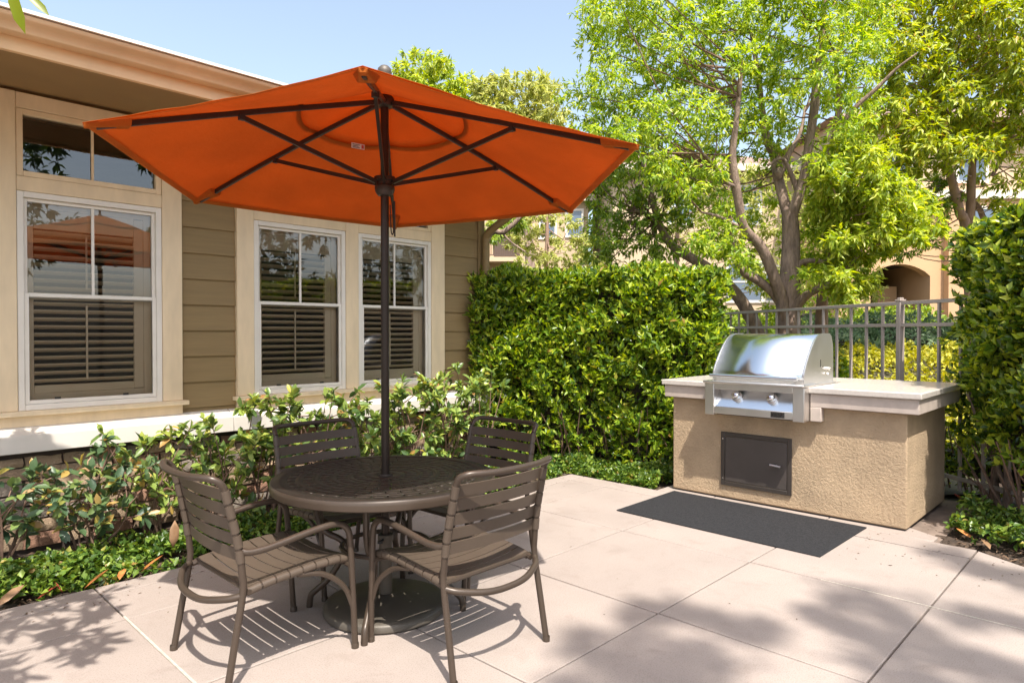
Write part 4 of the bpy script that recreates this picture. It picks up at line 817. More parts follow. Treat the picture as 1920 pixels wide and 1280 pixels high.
# local: x along +U from the control panel face, y along +W (0..0.84), z from panel bottom
GWD = .845
mb = MB()
mb.box(0, .166, .0, .09, 0, .272); mb.box(0, .166, GWD-.085, GWD, 0, .272)          # end posts
mb.box(.0, .166, .09, GWD-.085, .222, .272)                                        # top rail
mb.build('panel_frame', M['steel'], gr, bevel=.004)
mb = MB(); mb.box(-.03, .30, -.004, GWD+.004, .273, .293); mb.build('front_ledge', M['steel'], gr, bevel=.006)
mb = MB(); mb.add([(.006, .091, .075), (.006, GWD-.086, .075), (.105, GWD-.086, .221), (.105, .091, .221), (.11, .091, .075), (.11, GWD-.086, .075)], [(0, 1, 2, 3), (0, 4, 5, 1)])
mb.build('control_panel', M['steelhood'], gr)
mb = MB(); mb.box(.004, .05, .091, GWD-.086, .012, .074); dp = mb.build('drip_tray', M['steel'], gr, bevel=.004)
mb = MB(); mb.box(.05, .166, .09, GWD-.085, .002, .011); mb.build('gap', M['gap'], gr)
bd = MB(); bd.box(0, .0042, .155, .265, .022, .066); bd = bd.build('badge', M['gap'], gr, loc=(-.001, 0, 0))
for k, (y_, w_) in enumerate(((.245, .014), (.222, .02), (.196, .012), (.175, .012))):
    for zz, hh in ((.029, .013), (.047, .013)):
        s_ = MB(); s_.box(-.003, -.0005, y_-w_/2, y_+w_/2, zz, zz+hh); s_.build('mark', M['chrome'], bd)
for y_ in (.279, .579):
    kb = MB(); kb.lathe([(0, .052), (.018, .051), (.0265, .044), (.029, .03), (.029, .018), (.026, .012)], 24)
    k = kb.build('knob', M['chrome'], gr, loc=(.062, y_, .162)); k.rotation_euler = (0, math.radians(-90-28+56), 0); k.scale = (1.22, 1.22, 1.1)
    kb = MB(); kb.lathe([(.026, .012), (.036, .010), (.036, 0), (.0, 0)], 24); k2 = kb.build('bezel', M['steel'], k)
# hood: curved profile, side plates, back
hp = [(.085, .315), (.087, .352), (.100, .385), (.142, .450), (.200, .522), (.268, .592), (.335, .645), (.400, .677), (.470, .692), (.56, .695), (.66, .695)]
hp = [tuple(p) for p in smooth_path(hp, 3)]
full = hp+[(.70, .675), (.735, .60), (.745, .45), (.745, .285), (.085, .285)]
HY0, HY1 = .038, GWD-.035
mb = MB(); n = len(hp)
vs = [(x, y, z) for y in (HY0, HY1) for x, z in hp]; mb.add(vs, [(i, i+1, n+i+1, n+i) for i in range(n-1)], True)
hood = mb.build('hood', M['steelhood'], gr)
so = hood.modifiers.new('thick', 'SOLIDIFY'); so.thickness = .008; so.offset = -1
for y0, y1 in ((HY0-.004, HY0+.006), (HY1-.006, HY1+.004)):
    s_ = MB(); pr = [(x-.003 if i < n else x, z+.004 if 0 < i < n else z) for i, (x, z) in enumerate(full)]
    s_.extrude(pr, 'y', y0, y1); s_.build('side_plate', M['steel'], hood)
s_ = MB(); s_.box(.735, .745, HY0+.007, HY1-.007, .29, .60); s_.build('back_plate', M['steel'], hood)
s_ = MB(); s_.box(.080, .092, HY0+.007, HY1-.007, .296, .335); s_.build('hood_lip', M['steel'], hood, bevel=.002)
h_ = MB(); h_.tube([(.008, HY0+.02, .338), (.008, HY1-.01, .338)], .0155, 12); 
for y_ in (HY0+.05, HY1-.04): h_.tube([(.008, y_, .338), (.087, y_, .338)], .010, 8)
h_.build('handle', M['chrome'], gr)
s_ = MB(); s_.box(.435, .447, HY0-.0062, HY0-.0042, .42, .48); s_.box(.49, .502, HY0-.0062, HY0-.0042, .415, .425); s_.build('vent_slot', M['gap'], hood)
s_ = MB(); s_.tube([(.60, HY0-.004, .40), (.60, HY0-.03, .40)], .012, 10); s_.tube([(.57, HY0-.03, .36), (.57, HY0-.012, .36)], .01, 10); s_.build('hinge', M['steel'], hood)
s_ = MB(); s_.box(.167, .74, .02, GWD-.02, .20, .285); s_.build('body', M['steel'], gr)

# floor mat
mb = MB(); mb.prism([(4.472, 1.563), (5.395, 1.551), (5.42, 3.185), (4.50, 3.175)], .001, .009)
mt = mb.build('floor_mat', M['mat'], None, bevel=.003); tag(mt, 'dark grey rectangular mat lying in front of the grill island', 'mat')

# ================================================================== TABLE
TC = (2.05, 2.915); TZ = .705; TR = .575
tb = thing('patio_table', 'round bronze metal patio table with a slotted top', 'table', (*TC, 0))
mb = MB()
def ringband(r0, r1, n, slots, half):
    """flat ring band; with slots, narrow cells are left open"""
    if not slots:
        k = n; vs = []
        for r in (r0, r1):
            for i in range(k): a = 2*PI*i/k; vs.append((r*math.cos(a), r*math.sin(a), TZ))
        mb.add(vs, [(i, (i+1) % k, k+(i+1) % k, k+i) for i in range(k)]); return
    sub = 3
    for i in range(n):
        a0 = 2*PI*(i+slots)/n; a1 = 2*PI*(i+1+slots)/n
        vs = []
        for t in range(sub+1):
            for r in (r0, r1):
                da = half/r
                a = (a0+da)+(a1-a0-2*da)*t/sub
                vs.append((r*math.cos(a), r*math.sin(a), TZ))
        mb.add(vs, [(2*t, 2*t+2, 2*t+3, 2*t+1) for t in range(sub)])
ringband(.035, .105, 96, 0, 0)
ringband(.105, .165, 18, .25, .0024); ringband(.165, .195, 120, 0, 0)
ringband(.195, .250, 26, .5, .0026); ringband(.250, .285, 120, 0, 0)
ringband(.285, .335, 32, .25, .0028); ringband(.335, .370, 120, 0, 0)
ringband(.370, .415, 36, .5, .003); ringband(.415, .452, 120, 0, 0)
ringband(.452, .490, 40, .25, .0032); ringband(.490, TR-.008, 120, 0, 0)
top = mb.build('tabletop', M['tabletop'], tb)
so = top.modifiers.new('thick', 'SOLIDIFY'); so.thickness = .004; so.offset = 0
mb = MB(); mb.lathe([(TR-.012, TZ+.0005), (TR-.004, TZ+.001), (TR, TZ-.005), (TR+.002, TZ-.02), (TR, TZ-.041), (TR-.008, TZ-.047), (TR-.02, TZ-.045), (TR-.02, TZ-.025)], 120)
mb.build('rim', M['frame'], tb)
mb = MB(); mb.lathe([(.024, TZ-.02), (.024, TZ+.008), (.036, TZ+.008), (.040, TZ+.001), (.040, TZ-.006)], 28); mb.build('umbrella_ring', M['tabletop'], tb)
for k in range(4):
    a = math.radians(221+90*k); ca, sa = math.cos(a), math.sin(a)
    path = [(.37, TZ-.04), (.372, .55), (.368, .47), (.33, .40), (.24, .36), (.205, .335), (.235, .26), (.33, .15), (.385, .085), (.398, .05), (.40, .0)]
    path = [(.37, TZ-.02), (.372, .56), (.366, .48), (.325, .405), (.245, .365), (.215, .33), (.225, .28), (.30, .16), (.375, .09), (.402, .06), (.41, .0)]
    mb = MB(); mb.tube(smooth_path([(r*ca, r*sa, z) for r, z in path], 4), .0165, 10); mb.build('leg', M['frame'], tb)
    mb = MB(); mb.beam((.03*ca, .03*sa, TZ-.018), (TR-.02, 0, 0) if 0 else ((TR-.03)*ca, (TR-.03)*sa, TZ-.018), .03, .018); mb.build('spoke', M['tabletop'], tb)
mb = MB(); mb.tube([(.225*math.cos(2*PI*i/36), .225*math.sin(2*PI*i/36), .345) for i in range(36)], .0125, 8, closed=True); mb.build('stretcher_ring', M['frame'], tb)

# ================================================================== UMBRELLA BASE
ub = thing('umbrella_base', 'round metal umbrella base plate with upright sleeve under the table', 'umbrella base', (*TC, .0))
mb = MB(); mb.lathe([(0, .002), (.310, .002), (.320, .012), (.320, .036), (.312, .046), (.29, .052), (.2, .066), (.09, .082), (.05, .088), (.034, .088)], 64); mb.build('base_plate', M['basemetal'], ub)
mb = MB(); mb.lathe([(.034, .086), (.034, .36), (.040, .362), (.040, .395), (.034, .398), (.027, .398)], 28); mb.build('sleeve', M['basemetal'], ub)
mb = MB(); mb.tube([(-.03, -.02, .375), (-.055, -.036, .375)], .007, 8); mb.lathe([(0, .0), (.014, 0), (.014, .012), (0, .013)], 12, (-.062, -.041, .369)); mb.build('knob', M['black'], ub)

# ================================================================== UMBRELLA
um = thing('patio_umbrella', 'open orange six-sided patio umbrella standing through the table', 'umbrella', (*TC, 0))
UR, UZT, UZH, UPH = 1.335, 2.265, 2.665, math.radians(51.9)
tilt = (-.024, -.030)
def tz(x, y): return tilt[0]*x+tilt[1]*y
mb = MB(); mb.tube([(0, 0, .09), (0, 0, 2.70)], .0215, 20); mb.build('pole', M['polem'], um)
HX, HY = 0, 0
mb = MB(); mb.lathe([(.0215, 2.625), (.045, 2.63), (.050, 2.645), (.050, 2.672), (.040, 2.688), (.0, 2.70)], 20); mb.build('hub', M['rib'], um)
mb = MB(); mb.lathe([(.0, 2.70), (.012, 2.70), (.012, 2.775), (.02, 2.782), (.034, 2.79), (.038, 2.808), (.034, 2.828), (.02, 2.842), (0, 2.846)], 20); mb.build('finial', M['basemetal'], um)
mb = MB(); mb.lathe([(.022, 2.165), (.036, 2.168), (.048, 2.185), (.052, 2.20), (.052, 2.215), (.044, 2.222), (.044, 2.242), (.055, 2.246), (.055, 2.264), (.024, 2.268)], 24); mb.build('runner', M['rib'], um)
tips = []
def sp_(k, r, dz=0):   # point on rib k at radius r
    a = UPH+k*PI/3
    t = (r-.05)/(UR-.05)
    z = UZH-.010+(UZT-UZH)*t + .010*math.sin(PI*max(0, min(1, t)))
    x, y = r*math.cos(a), r*math.sin(a)
    return Vector((x, y, z+tz(x, y)*min(1, max(0, t))+dz))
for k in range(6):
    pts = [sp_(k, .05+(1.235)*i/8, -.010) for i in range(9)]
    mb = MB()
    for p, q in zip(pts[:-1], pts[1:]): mb.beam(p, q+(q-p)*.02, .017, .025)
    rb = mb.build('rib', M['rib'], um, bevel=.003)
    a = UPH+k*PI/3
    mb = MB(); mb.beam((.05*math.cos(a), .05*math.sin(a), 2.235), sp_(k, .72, -.028), .015, .021); st = mb.build('strut', M['rib'], rb)
    mb = MB(); q = sp_(k, .72, -.026); mb.box(q.x-.012, q.x+.012, q.y-.012, q.y+.012, q.z-.016, q.z+.008); mb.build('joint', M['black'], rb)
# canopy panels
RV = .43
mb = MB()
nr, ntp = 14, 20
for k in range(6):
    g = []
    for i in range(nr+1):
        row = []
        for j in range(ntp+1):
            t = j/ntp; mid = 4*t*(1-t)
            r0 = RV*(1+.11*mid); r = r0+(UR-r0)*i/nr
            p = sp_(k, r, .010)*(1-t)+sp_(k+1, r, .010)*t
            p.z -= .024*mid*math.sin(PI*min(1, i/nr*.75+.1)); p.z += .0035*math.sin(26*t+9*i/nr+2*k)*mid*max(0, i/nr-.35)+.003*math.sin(17*i/nr+5*t+k)*(1-mid)*min(t, 1-t)*8
            p.x *= 1-.012*mid*(i/nr); p.y *= 1-.012*mid*(i/nr)
            p.z += .006*math.sin(7*t+3*i+k)*mid*(1 if i > 1 else .4)*.5
            row.append(p)
        g.append(row)
    vs = [p for row in g for p in row]; m_ = ntp+1
    mb.add(vs, [(i*m_+j, i*m_+j+1, (i+1)*m_+j+1, (i+1)*m_+j) for i in range(nr) for j in range(ntp)], True)
bmesh_can = mb.build('canopy', M['canopy'], um)
mg = bmesh_can.modifiers.new('weld', 'WELD'); mg.merge_threshold = .001
so = bmesh_can.modifiers.new('thick', 'SOLIDIFY'); so.thickness = .0022; so.offset = 1
mb = MB()
for k in range(6):
    g = []
    for i in range(6):
        row = []
        for j in range(ntp+1):
            t = j/ntp; mid = 4*t*(1-t); r = .02+(.437*(1+.11*mid))*i/5
            p = sp_(k, max(.05, r), 0)*(1-t)+sp_(k+1, max(.05, r), 0)*t
            if r < .05: p.x *= r/.05; p.y *= r/.05
            p.z += .034 - .012*mid*(i/5)**2 + (.012 if i == 5 else .0)*mid - .016*(i/5)
            row.append(p)
        g.append(row)
    vs = [p for row in g for p in row]
    mb.add(vs, [(i*m_+j, i*m_+j+1, (i+1)*m_+j+1, (i+1)*m_+j) for i in range(5) for j in range(ntp)], True)
vc = mb.build('vent_canopy', M['vent'], um)
mg = vc.modifiers.new('weld', 'WELD'); mg.merge_threshold = .001
so = vc.modifiers.new('thick', 'SOLIDIFY'); so.thickness = .0022; so.offset = 1
# hem bands, corner pockets, vent straps
for k in range(6):
    mb = MB(); vs = []
    for j in range(ntp+1):
        t = j/ntp; mid = 4*t*(1-t)
        for r, dz in ((UR-.035, .0), (UR+.001, .0)):
            p = sp_(k, r, .0085)*(1-t)+sp_(k+1, r, .0085)*t
            p.x *= 1-.012*mid; p.y *= 1-.012*mid; p.z -= .022*mid*math.sin(PI*.85)+.003; vs.append(p)
    mb.add(vs, [(2*j, 2*j+1, 2*j+3, 2*j+2) for j in range(ntp)], True); h = mb.build('hem', M['canopy'], um)
    a = UPH+k*PI/3; ex = Vector((-math.sin(a), math.cos(a), 0))
    p0 = sp_(k, UR-.17, -.028); p1 = sp_(k, UR-.005, -.012); p2 = sp_(k, UR-.005, .006); p3 = sp_(k, UR-.17, .004)
    mb = MB(); vs = [p0-ex*.032, p0+ex*.032, p1+ex*.012, p1-ex*.012, p3-ex*.05, p3+ex*.05, p2+ex*.016, p2-ex*.016]
    mb.add(vs, [(0, 1, 2, 3), (0, 4, 5, 1), (3, 2, 6, 7), (0, 3, 7, 4), (1, 5, 6, 2)]); mb.build('corner_pocket', M['canopy'], um, bevel=.004)
# care tag on the far side of the vent opening
c0 = (sp_(0, .43, -.016)*.58+sp_(1, .43, -.016)*.42); ex = (sp_(0, .4)-sp_(1, .4)).normalized(); c0.z -= .0
mb = MB(); dn = Vector((0, 0, -.03)); vs = [c0-ex*.05, c0+ex*.03, c0+ex*.03+dn, c0-ex*.05+dn]; off = Vector((-.006, -.006, 0))
tg = MB().add([v+off for v in vs], [(0, 1, 2, 3)]).build('care_tag', M['label'], um)
vd = off*1.25
MB().add([v+vd for v in (c0+ex*.012+dn*.15, c0+ex*.027+dn*.15, c0+ex*.027+dn*.85, c0+ex*.012+dn*.85)], [(0, 1, 2, 3)]).build('mark', M['redink'], tg)
for q0, q1, f0 in ((-.042, .004, .2), (-.042, -.006, .48), (-.042, .002, .74)):
    MB().add([v+vd for v in (c0+ex*q0+dn*f0, c0+ex*q1+dn*f0, c0+ex*q1+dn*(f0+.13), c0+ex*q0+dn*(f0+.13))], [(0, 1, 2, 3)]).build('print_line', M['ink'], tg)
# pull cord and pin beside the pole
dx, dy = .696, -.718
mb = MB(); mb.tube(smooth_path([(.030*dx, .030*dy, 2.17), (.042*dx, .042*dy, 2.10), (.046*dx, .046*dy, 2.0), (.040*dx, .040*dy, 1.965), (.033*dx, .033*dy, 1.985), (.030*dx, .030*dy, 2.06), (.028*dx, .028*dy, 2.12)], 4), .003, 6); mb.build('pull_cord', M['cord'], um)
mb = MB(); mb.tube([(.05*dx, .05*dy, 2.14), (.052*dx, .052*dy, 1.955)], .0045, 6); mb.build('locking_pin', M['rib'], um)

# ================================================================== CHAIRS
def make_chair(label):
    t = thing('patio_chair', label, 'chair', group='bronze strap armchairs round the patio table')
    R_ = .0148
    def rear(sx, z):   # rear post centreline
        pts = [(0, -.300), (.42, -.225), (.60, -.245), (.86, -.305)]
        xs = [(0, .288), (.42, .282), (.60, .278), (.86, .272)]
        def ip(tab):
            for (a, b), (c, d) in zip(tab[:-1], tab[1:]):
                if z <= c: return b+(d-b)*(z-a)/(c-a)
            return tab[-1][1]
        return Vector((sx*ip(xs), ip(pts), z))
    for sx in (-1, 1):
        mb = MB(); mb.tube(smooth_path([rear(sx, z) for z in (0, .2, .40, .47, .56, .70, .83)], 3), R_, 10); mb.build('rear_leg', M['frame'], t)
        mb = MB(); mb.tube(smooth_path([rear(sx, .565)+Vector((0, .01, 0)), (sx*.290, -.20, .558), (sx*.298, -.12, .562), (sx*.300, .06, .588), (sx*.300, .16, .596), (sx*.300, .215, .588), (sx*.300, .252, .55), (sx*.299, .264, .48)], 5), R_, 10); mb.build('armrest', M['frame'], t)
        mb = MB(); mb.tube([(sx*.299, .264, .48), (sx*.294, .282, .18), (sx*.290, .292, 0)], R_, 10); mb.build('front_leg', M['frame'], t)
        mb = MB(); mb.tube(smooth_path([(sx*.2935, .281, .19), (sx*.285, .235, .30), (sx*.27, .14, .375), (sx*.262, .02, .402)], 4), .0125, 8); mb.build('brace', M['frame'], t)
        mb = MB(); mb.tube(smooth_path([(sx*.262, -.225, .385), (sx*.262, -.10, .405), (sx*.262, .10, .418), (sx*.262, .25, .420), (sx*.262, .295, .405)], 4), .0145, 8); mb.build('seat_rail', M['frame'], t)
        mb = MB(); mb.lathe([(.0, -.001), (.0175, -.001), (.0175, .02), (.016, .024)], 10); mb.build('foot_cap', M['frame'], t, loc=(sx*.290, .292, 0))
        mb = MB(); mb.lathe([(.0, -.001), (.0175, -.001), (.0175, .02), (.016, .024)], 10); mb.build('foot_cap', M['frame'], t, loc=(sx*.288, -.299, 0))
    a, b = rear(-1, .83), rear(1, .83)
    mb = MB(); mb.tube(smooth_path([a, a+Vector((.003, -.022, .03)), a+Vector((.03, -.055, .045)), (-.14, -.385, .873), (0, -.395, .872), (.14, -.385, .873), b+Vector((-.03, -.055, .045)), b+Vector((-.003, -.022, .03)), b], 4), R_, 10); mb.build('top_rail', M['frame'], t)
    mb = MB(); mb.tube(smooth_path([(-.282, -.228, .385), (-.24, -.275, .372), (-.12, -.325, .352), (0, -.335, .346), (.12, -.325, .352), (.24, -.275, .372), (.282, -.228, .385)], 4), R_, 10); mb.build('rear_stretcher', M['frame'], t)
    mb = MB(); mb.tube([(-.298, .262, .392), (.298, .262, .392)], .0125, 8); mb.build('front_stretcher', M['frame'], t)
    mb = MB(); mb.tube([(-.28, -.20, .392), (.28, -.20, .392)], .011, 8); mb.build('rear_bar', M['frame'], t)
    # back straps
    def ribbon(rows, th):
        mb = MB(); vs = []; n = len(rows)
        for p, q, nn in rows: vs += [p, q, q+nn*th, p+nn*th]
        fs = []
        for i in range(n-1):
            o = 4*i
            for c in range(4): fs.append((o+c, o+(c+1) % 4, o+4+(c+1) % 4, o+4+c))
        fs += [(3, 2, 1, 0), (4*n-4, 4*n-3, 4*n-2, 4*n-1)]
        mb.add(vs, fs, False); return mb
    nb = 5; zb0, zb1 = .515, .828; hh = (zb1-zb0)/nb
    for i in range(nb):
        z0 = zb0+i*hh+.006; z1 = zb0+(i+1)*hh-.006
        rows = []
        for k in range(13):
            s_ = -1+2*k/12
            bow = .028*(1-s_*s_)
            p = rear(1, z0); q = rear(1, z1)
            nn = Vector((0, 1, .3)).normalized()
            pp = Vector((s_*p.x, p.y-bow+.008*(1 if abs(s_) < .99 else 1), z0)); qq = Vector((s_*q.x, q.y-bow+.008, z1))
            rows.append((pp, qq, nn))
        mb = ribbon(rows, .005)
        for sx in (-1, 1): mb.tube([rear(sx, z0), rear(sx, z1)], R_+.003, 14)
        mb.build('back_strap', M['strap'], t)
    ns = 8; y0s, y1s = -.205, .285; hw = (y1s-y0s)/ns
    for i in range(ns):
        ya = y0s+i*hw+.0035; yb = y0s+(i+1)*hw-.0035
        def rz_(y): return .385+.02*min(1, (y+.225)/.12) + .015*min(1, max(0, (y+.1)/.2)) - .012*max(0, (y-.24)/.05)
        rows = []
        for k in range(13):
            s_ = -1+2*k/12; sag = .022*(1-s_*s_)
            rows.append((Vector((s_*.262, ya, rz_(ya)+.016-sag)), Vector((s_*.262, yb, rz_(yb)+.016-sag)), Vector((0, 0, 1))))
        mb = ribbon(rows, .004)
        for sx in (-1, 1): mb.tube([(sx*.262, ya, rz_(ya)), (sx*.262, yb, rz_(yb))], .0178, 14)
        mb.build('seat_strap', M['strap'], t)
    return t
ch = make_chair('bronze strap armchair in the right foreground, its back towards the grill mat')
ch.location = (2.075, 2.365, 0); ch.rotation_euler = (0, 0, 0)
c2 = copy_tree(ch); c2['label'] = 'bronze strap armchair in the left foreground, side-on with its back to the shrubs'
c2.location = (1.405, 2.945, 0); c2.rotation_euler = (0, 0, math.radians(-90))
c3 = copy_tree(ch); c3['label'] = 'dark shaded strap armchair behind the table in front of the windows'
c3.location = (2.17, 3.53, 0); c3.rotation_euler = (0, 0, math.radians(180))
c4 = copy_tree(ch); c4['label'] = 'dark shaded strap armchair at the far right of the table before the hedge'
c4.location = (2.77, 3.06, 0); c4.rotation_euler = (0, 0, math.radians(92))
# ================================================================== HEDGES
def lump(p):
    x, y, z = p[:, 0], p[:, 1], p[:, 2]
    return .06*np.sin(3.1*x+1.3*z)*np.sin(2.7*y+2.1*z+1)+.05*np.sin(6.3*x-4*z+2)*np.sin(5.7*y+5.1*z)+.03*np.sin(11*z+4*x+7*y)
def hedge(name, label, path, back, zb, zt, n, leafL, leafW, lm, core_in=.22, top_n=.35, group=None, lod=0, sparse_bottom=.25):
    """path: front outline (x,y) ground points, left to right as seen; back: vector to the rear of the mass"""
    t = thing(name, label, 'hedge', (path[0][0], path[0][1], 0), group=group)
    off = np.array((path[0][0], path[0][1], 0.))
    P = [np.array(p, float) for p in path]; seg = [np.linalg.norm(b-a) for a, b in zip(P[:-1], P[1:])]; tot = sum(seg); cum = np.concatenate([[0], np.cumsum(seg)])
    bk = np.array(back, float)
    def at(u):
        i = np.clip(np.searchsorted(cum, u, 'right')-1, 0, len(seg)-1); f = (u-cum[i])/np.array(seg)[i]
        A_ = np.array(P)[i]; B_ = np.array(P)[i+1]; d = nrm(B_-A_)
        nn = np.stack([-d[:, 1], d[:, 0]], 1)
        s = np.sign((nn*(-bk)).sum(1, keepdims=True)); s[s == 0] = 1
        return A_+(B_-A_)*f[:, None], nn*s
    nt_ = int(n*top_n); nf = n-nt_
    u = rng.uniform(0, tot, nf); g, nn = at(u)
    z = zb+(zt-zb)*rng.uniform(0, 1, nf)**.9
    keep = rng.uniform(size=nf) < np.clip((z-zb)/sparse_bottom+.25, 0, 1)
    g, nn, z = g[keep], nn[keep], z[keep]
    dep = np.minimum(rng.exponential(.075, len(z)), .3)
    p = np.concatenate([g, z[:, None]], 1); l = lump(p)
    edge = np.clip((z-(zt-.18))/.18, 0, 1)**2*.13
    n3 = np.concatenate([nn, np.zeros((len(nn), 1))], 1)
    gapn = .5+.5*np.sin(7.3*p[:, 0]+5*p[:, 2]+1.7*np.sin(6*p[:, 1]))*np.sin(6.1*p[:, 1]-7.7*p[:, 2]+1.3*np.sin(5*p[:, 0]))
    dep = dep+np.where(gapn < .44, rng.uniform(.06, .28, len(z)), 0)
    shoot = rng.uniform(size=len(z)) < .06
    dep = np.where(shoot, -rng.uniform(.0, .10, len(z)), dep)
    p = p+n3*(1.15*l-dep-edge)[:, None]
    # tufts: quantise to shared growth directions
    a = nrm(n3*.65+rdir(len(p))*.65+np.array((0, 0, .8)))
    no = nrm(n3*.55+np.array((0, 0, .65))+rdir(len(p))*.55)
    # top
    u = rng.uniform(0, tot, nt_); g, nn = at(u); w = rng.uniform(0, 1, nt_)
    q = np.concatenate([g+bk*w[:, None], np.full((nt_, 1), zt)], 1); q[:, 2] += lump(q)*.8-np.minimum(rng.exponential(.06, nt_), .25)+.05*np.sin(9*q[:, 0])*np.sin(8*q[:, 1])
    a2 = nrm(np.array((0, 0, .8))+rdir(nt_)*.8); no2 = nrm(rdir(nt_)*.8+np.array((0, 0, .6))-np.concatenate([nrm(bk[None]), [[0]]], 1)*.35)
    p = np.concatenate([p, q]); a = np.concatenate([a, a2]); no = np.concatenate([no, no2]); k = len(p)
    # rosettes: three to four leaves from each growth point
    rep = 3; pp = np.repeat(p, rep, 0)+rng.normal(size=(k*rep, 3))*.008
    aa = nrm(np.repeat(a, rep, 0)+rdir(k*rep)*.75); nn_ = nrm(np.repeat(no, rep, 0)+rdir(k*rep)*.45)
    s = rng.uniform(.6, 1.25, k*rep)
    leaf_object('foliage', pp-off, aa, nn_, leafL*s, leafW*s, lm, t, lod, fold=.25)
    # sprouting tips above the top and out of the face
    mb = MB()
    # solid filler core, inner shade painted into its dark twig brown
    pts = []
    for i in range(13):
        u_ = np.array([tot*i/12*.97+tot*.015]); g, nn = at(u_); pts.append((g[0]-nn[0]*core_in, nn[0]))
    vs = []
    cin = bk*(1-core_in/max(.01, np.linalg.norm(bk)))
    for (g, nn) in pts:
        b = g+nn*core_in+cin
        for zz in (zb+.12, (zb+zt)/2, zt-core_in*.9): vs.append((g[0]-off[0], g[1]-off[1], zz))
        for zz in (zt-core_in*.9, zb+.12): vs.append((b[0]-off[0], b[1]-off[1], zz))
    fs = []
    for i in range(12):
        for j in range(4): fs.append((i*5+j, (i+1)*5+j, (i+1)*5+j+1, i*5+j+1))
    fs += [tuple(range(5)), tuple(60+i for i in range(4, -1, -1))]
    mb.add(vs, fs); mb.build('shaded_core', M['core'], t)
    # visible stems at the bottom and in the face
    mb = MB()
    for _ in range(int(tot*12)):
        u_ = rng.uniform(0, tot, 1); g, nn = at(u_); g = g[0]-nn[0]*rng.uniform(.14, .30); h0 = -.03
        b = np.array((g[0], g[1], h0)); e = b+np.array((nn[0][0]*.15+rng.normal()*.10, nn[0][1]*.15+rng.normal()*.10, rng.uniform(.3, .7)))
        m_ = (b+e)/2+rng.normal(size=3)*.04
        mb.tube([x-off for x in (b, m_, e)], [.011, .008, .004], 5)
    mb.build('stem', M['stem'], t)['kind'] = 'stuff'
    return t
hedge('hedge', 'tall clipped green hedge between the house corner and the grill island', [(4.93, 5.42), (5.40, 5.02), (5.78, 4.45), (5.98, 3.75), (6.45, 3.30), (6.72, 3.28)], (1.1, 1.1), .05, 2.12, 15000, .084, .034, M['lf_hedge'])
hedge('hedge', 'tall glossy hedge at the right edge beside the grill counter', [(7.0, 1.33), (6.6, 1.12), (6.2, .93), (5.82, .68), (5.6, .34), (5.48, -.1), (5.3, -1.2)], (1.0, -.55), .44, 2.33, 14000, .074, .040, M['lf_hedge2'], sparse_bottom=.5)
# bare lower trunks of the right hedge belong to it
rh = [o for o in C.objects if o.get('category') == 'hedge'][-1]
for (x, y) in ((6.72, .88), (6.3, .62), (6.0, .25), (6.98, 1.0)):
    mb = MB(); f0 = (x+rnd.uniform(-.03, .03), y+rnd.uniform(-.03, .03), .2)
    mb.tube([(a-7.0, b-1.33, c) for a, b, c in smooth_path([(x, y, -.03), (x+.01, y, .1), f0], 3)], .032, 8)
    for k in range(3):
        q = [(f0[0], f0[1], .16), (x+rnd.uniform(-.12, .12), y+rnd.uniform(-.12, .12), .45), (x+rnd.uniform(-.3, .3), y+rnd.uniform(-.3, .3), .95)]
        mb.tube([(a-7.0, b-1.33, c) for a, b, c in smooth_path(q, 4)], [.024, .022, .020, .018, .017, .015, .013, .012, .010], 7)
    mb.build('trunk', M['bark'], rh)

# ================================================================== GROUND COVER
def groundcover(label, area, n, h, L, W, lm, hn=None, sag=None):
    """area: list of (x0,x1,y0,y1) rectangles or polygon test"""
    ps = []
    while len(ps) < n:
        a = area['box']; x = rng.uniform(a[0], a[1]); y = rng.uniform(a[2], a[3])
        if 'test' in area and not area['test'](x, y): continue
        ps.append((x, y))
    p = np.array(ps); x, y = p[:, 0], p[:, 1]
    hh = h*(.65+.35*np.sin(5*x+1)*np.sin(6*y+2)+.25*np.sin(13*x)*np.sin(11*y))
    if 'edge' in area: hh = hh*area['edge'](x, y)
    base = area['z'](x, y) if 'z' in area else np.full(n, -.03)
    z = base+hh*rng.uniform(.25, 1, n)**.6
    P = np.stack([x, y, z], 1); rep = 3
    A_ = nrm(rdir(n)*.9+np.array((0, 0, .35))); A_ = nrm(np.repeat(A_, rep, 0)+rdir(n*rep)*.8)
    Nn = nrm(np.array((0, 0, 1.))+rdir(n*rep)*.55); s = rng.uniform(.6, 1.2, n*rep)
    o = leaf_object('ground_cover', np.repeat(P, rep, 0)+rng.normal(size=(n*rep, 3))*.01, A_, Nn, L*s, W*s, lm, None, 0, fold=.18)
    o['kind'] = 'stuff'; return o
groundcover('', {'box': (-.6, 5.3, 4.42, 5.0), 'test': lambda x, y: math.sin(5.3*x+1.1*math.sin(9*y))*math.sin(8.7*y+2*x) > -.55, 'edge': lambda x, y: np.clip((y-4.40)/.16, .35, 1)*np.clip((5.15-y)/.2, .3, 1)}, 6500, .17, .05, .032, M['lf_ground'])
groundcover('', {'box': (5.42, 6.1, 3.42, 5.2), 'test': lambda x, y: x < 5.98-.35*max(0, y-4.0)+.1, 'edge': lambda x, y: np.clip((x-5.40)/.15, .35, 1)}, 3200, .16, .05, .032, M['lf_ground'])
groundcover('', {'box': (5.2, 6.4, -.8, 1.1), 'test': lambda x, y: x-.62*y > 5.52-.62*1.13+.20, 'edge': lambda x, y: np.clip((x-.62*y-4.82)/.12, .0, 1)*np.clip(1.1-(x-.62*y-5.5)/.5, .3, 1)}, 2300, .26, .052, .034, M['lf_ground'])

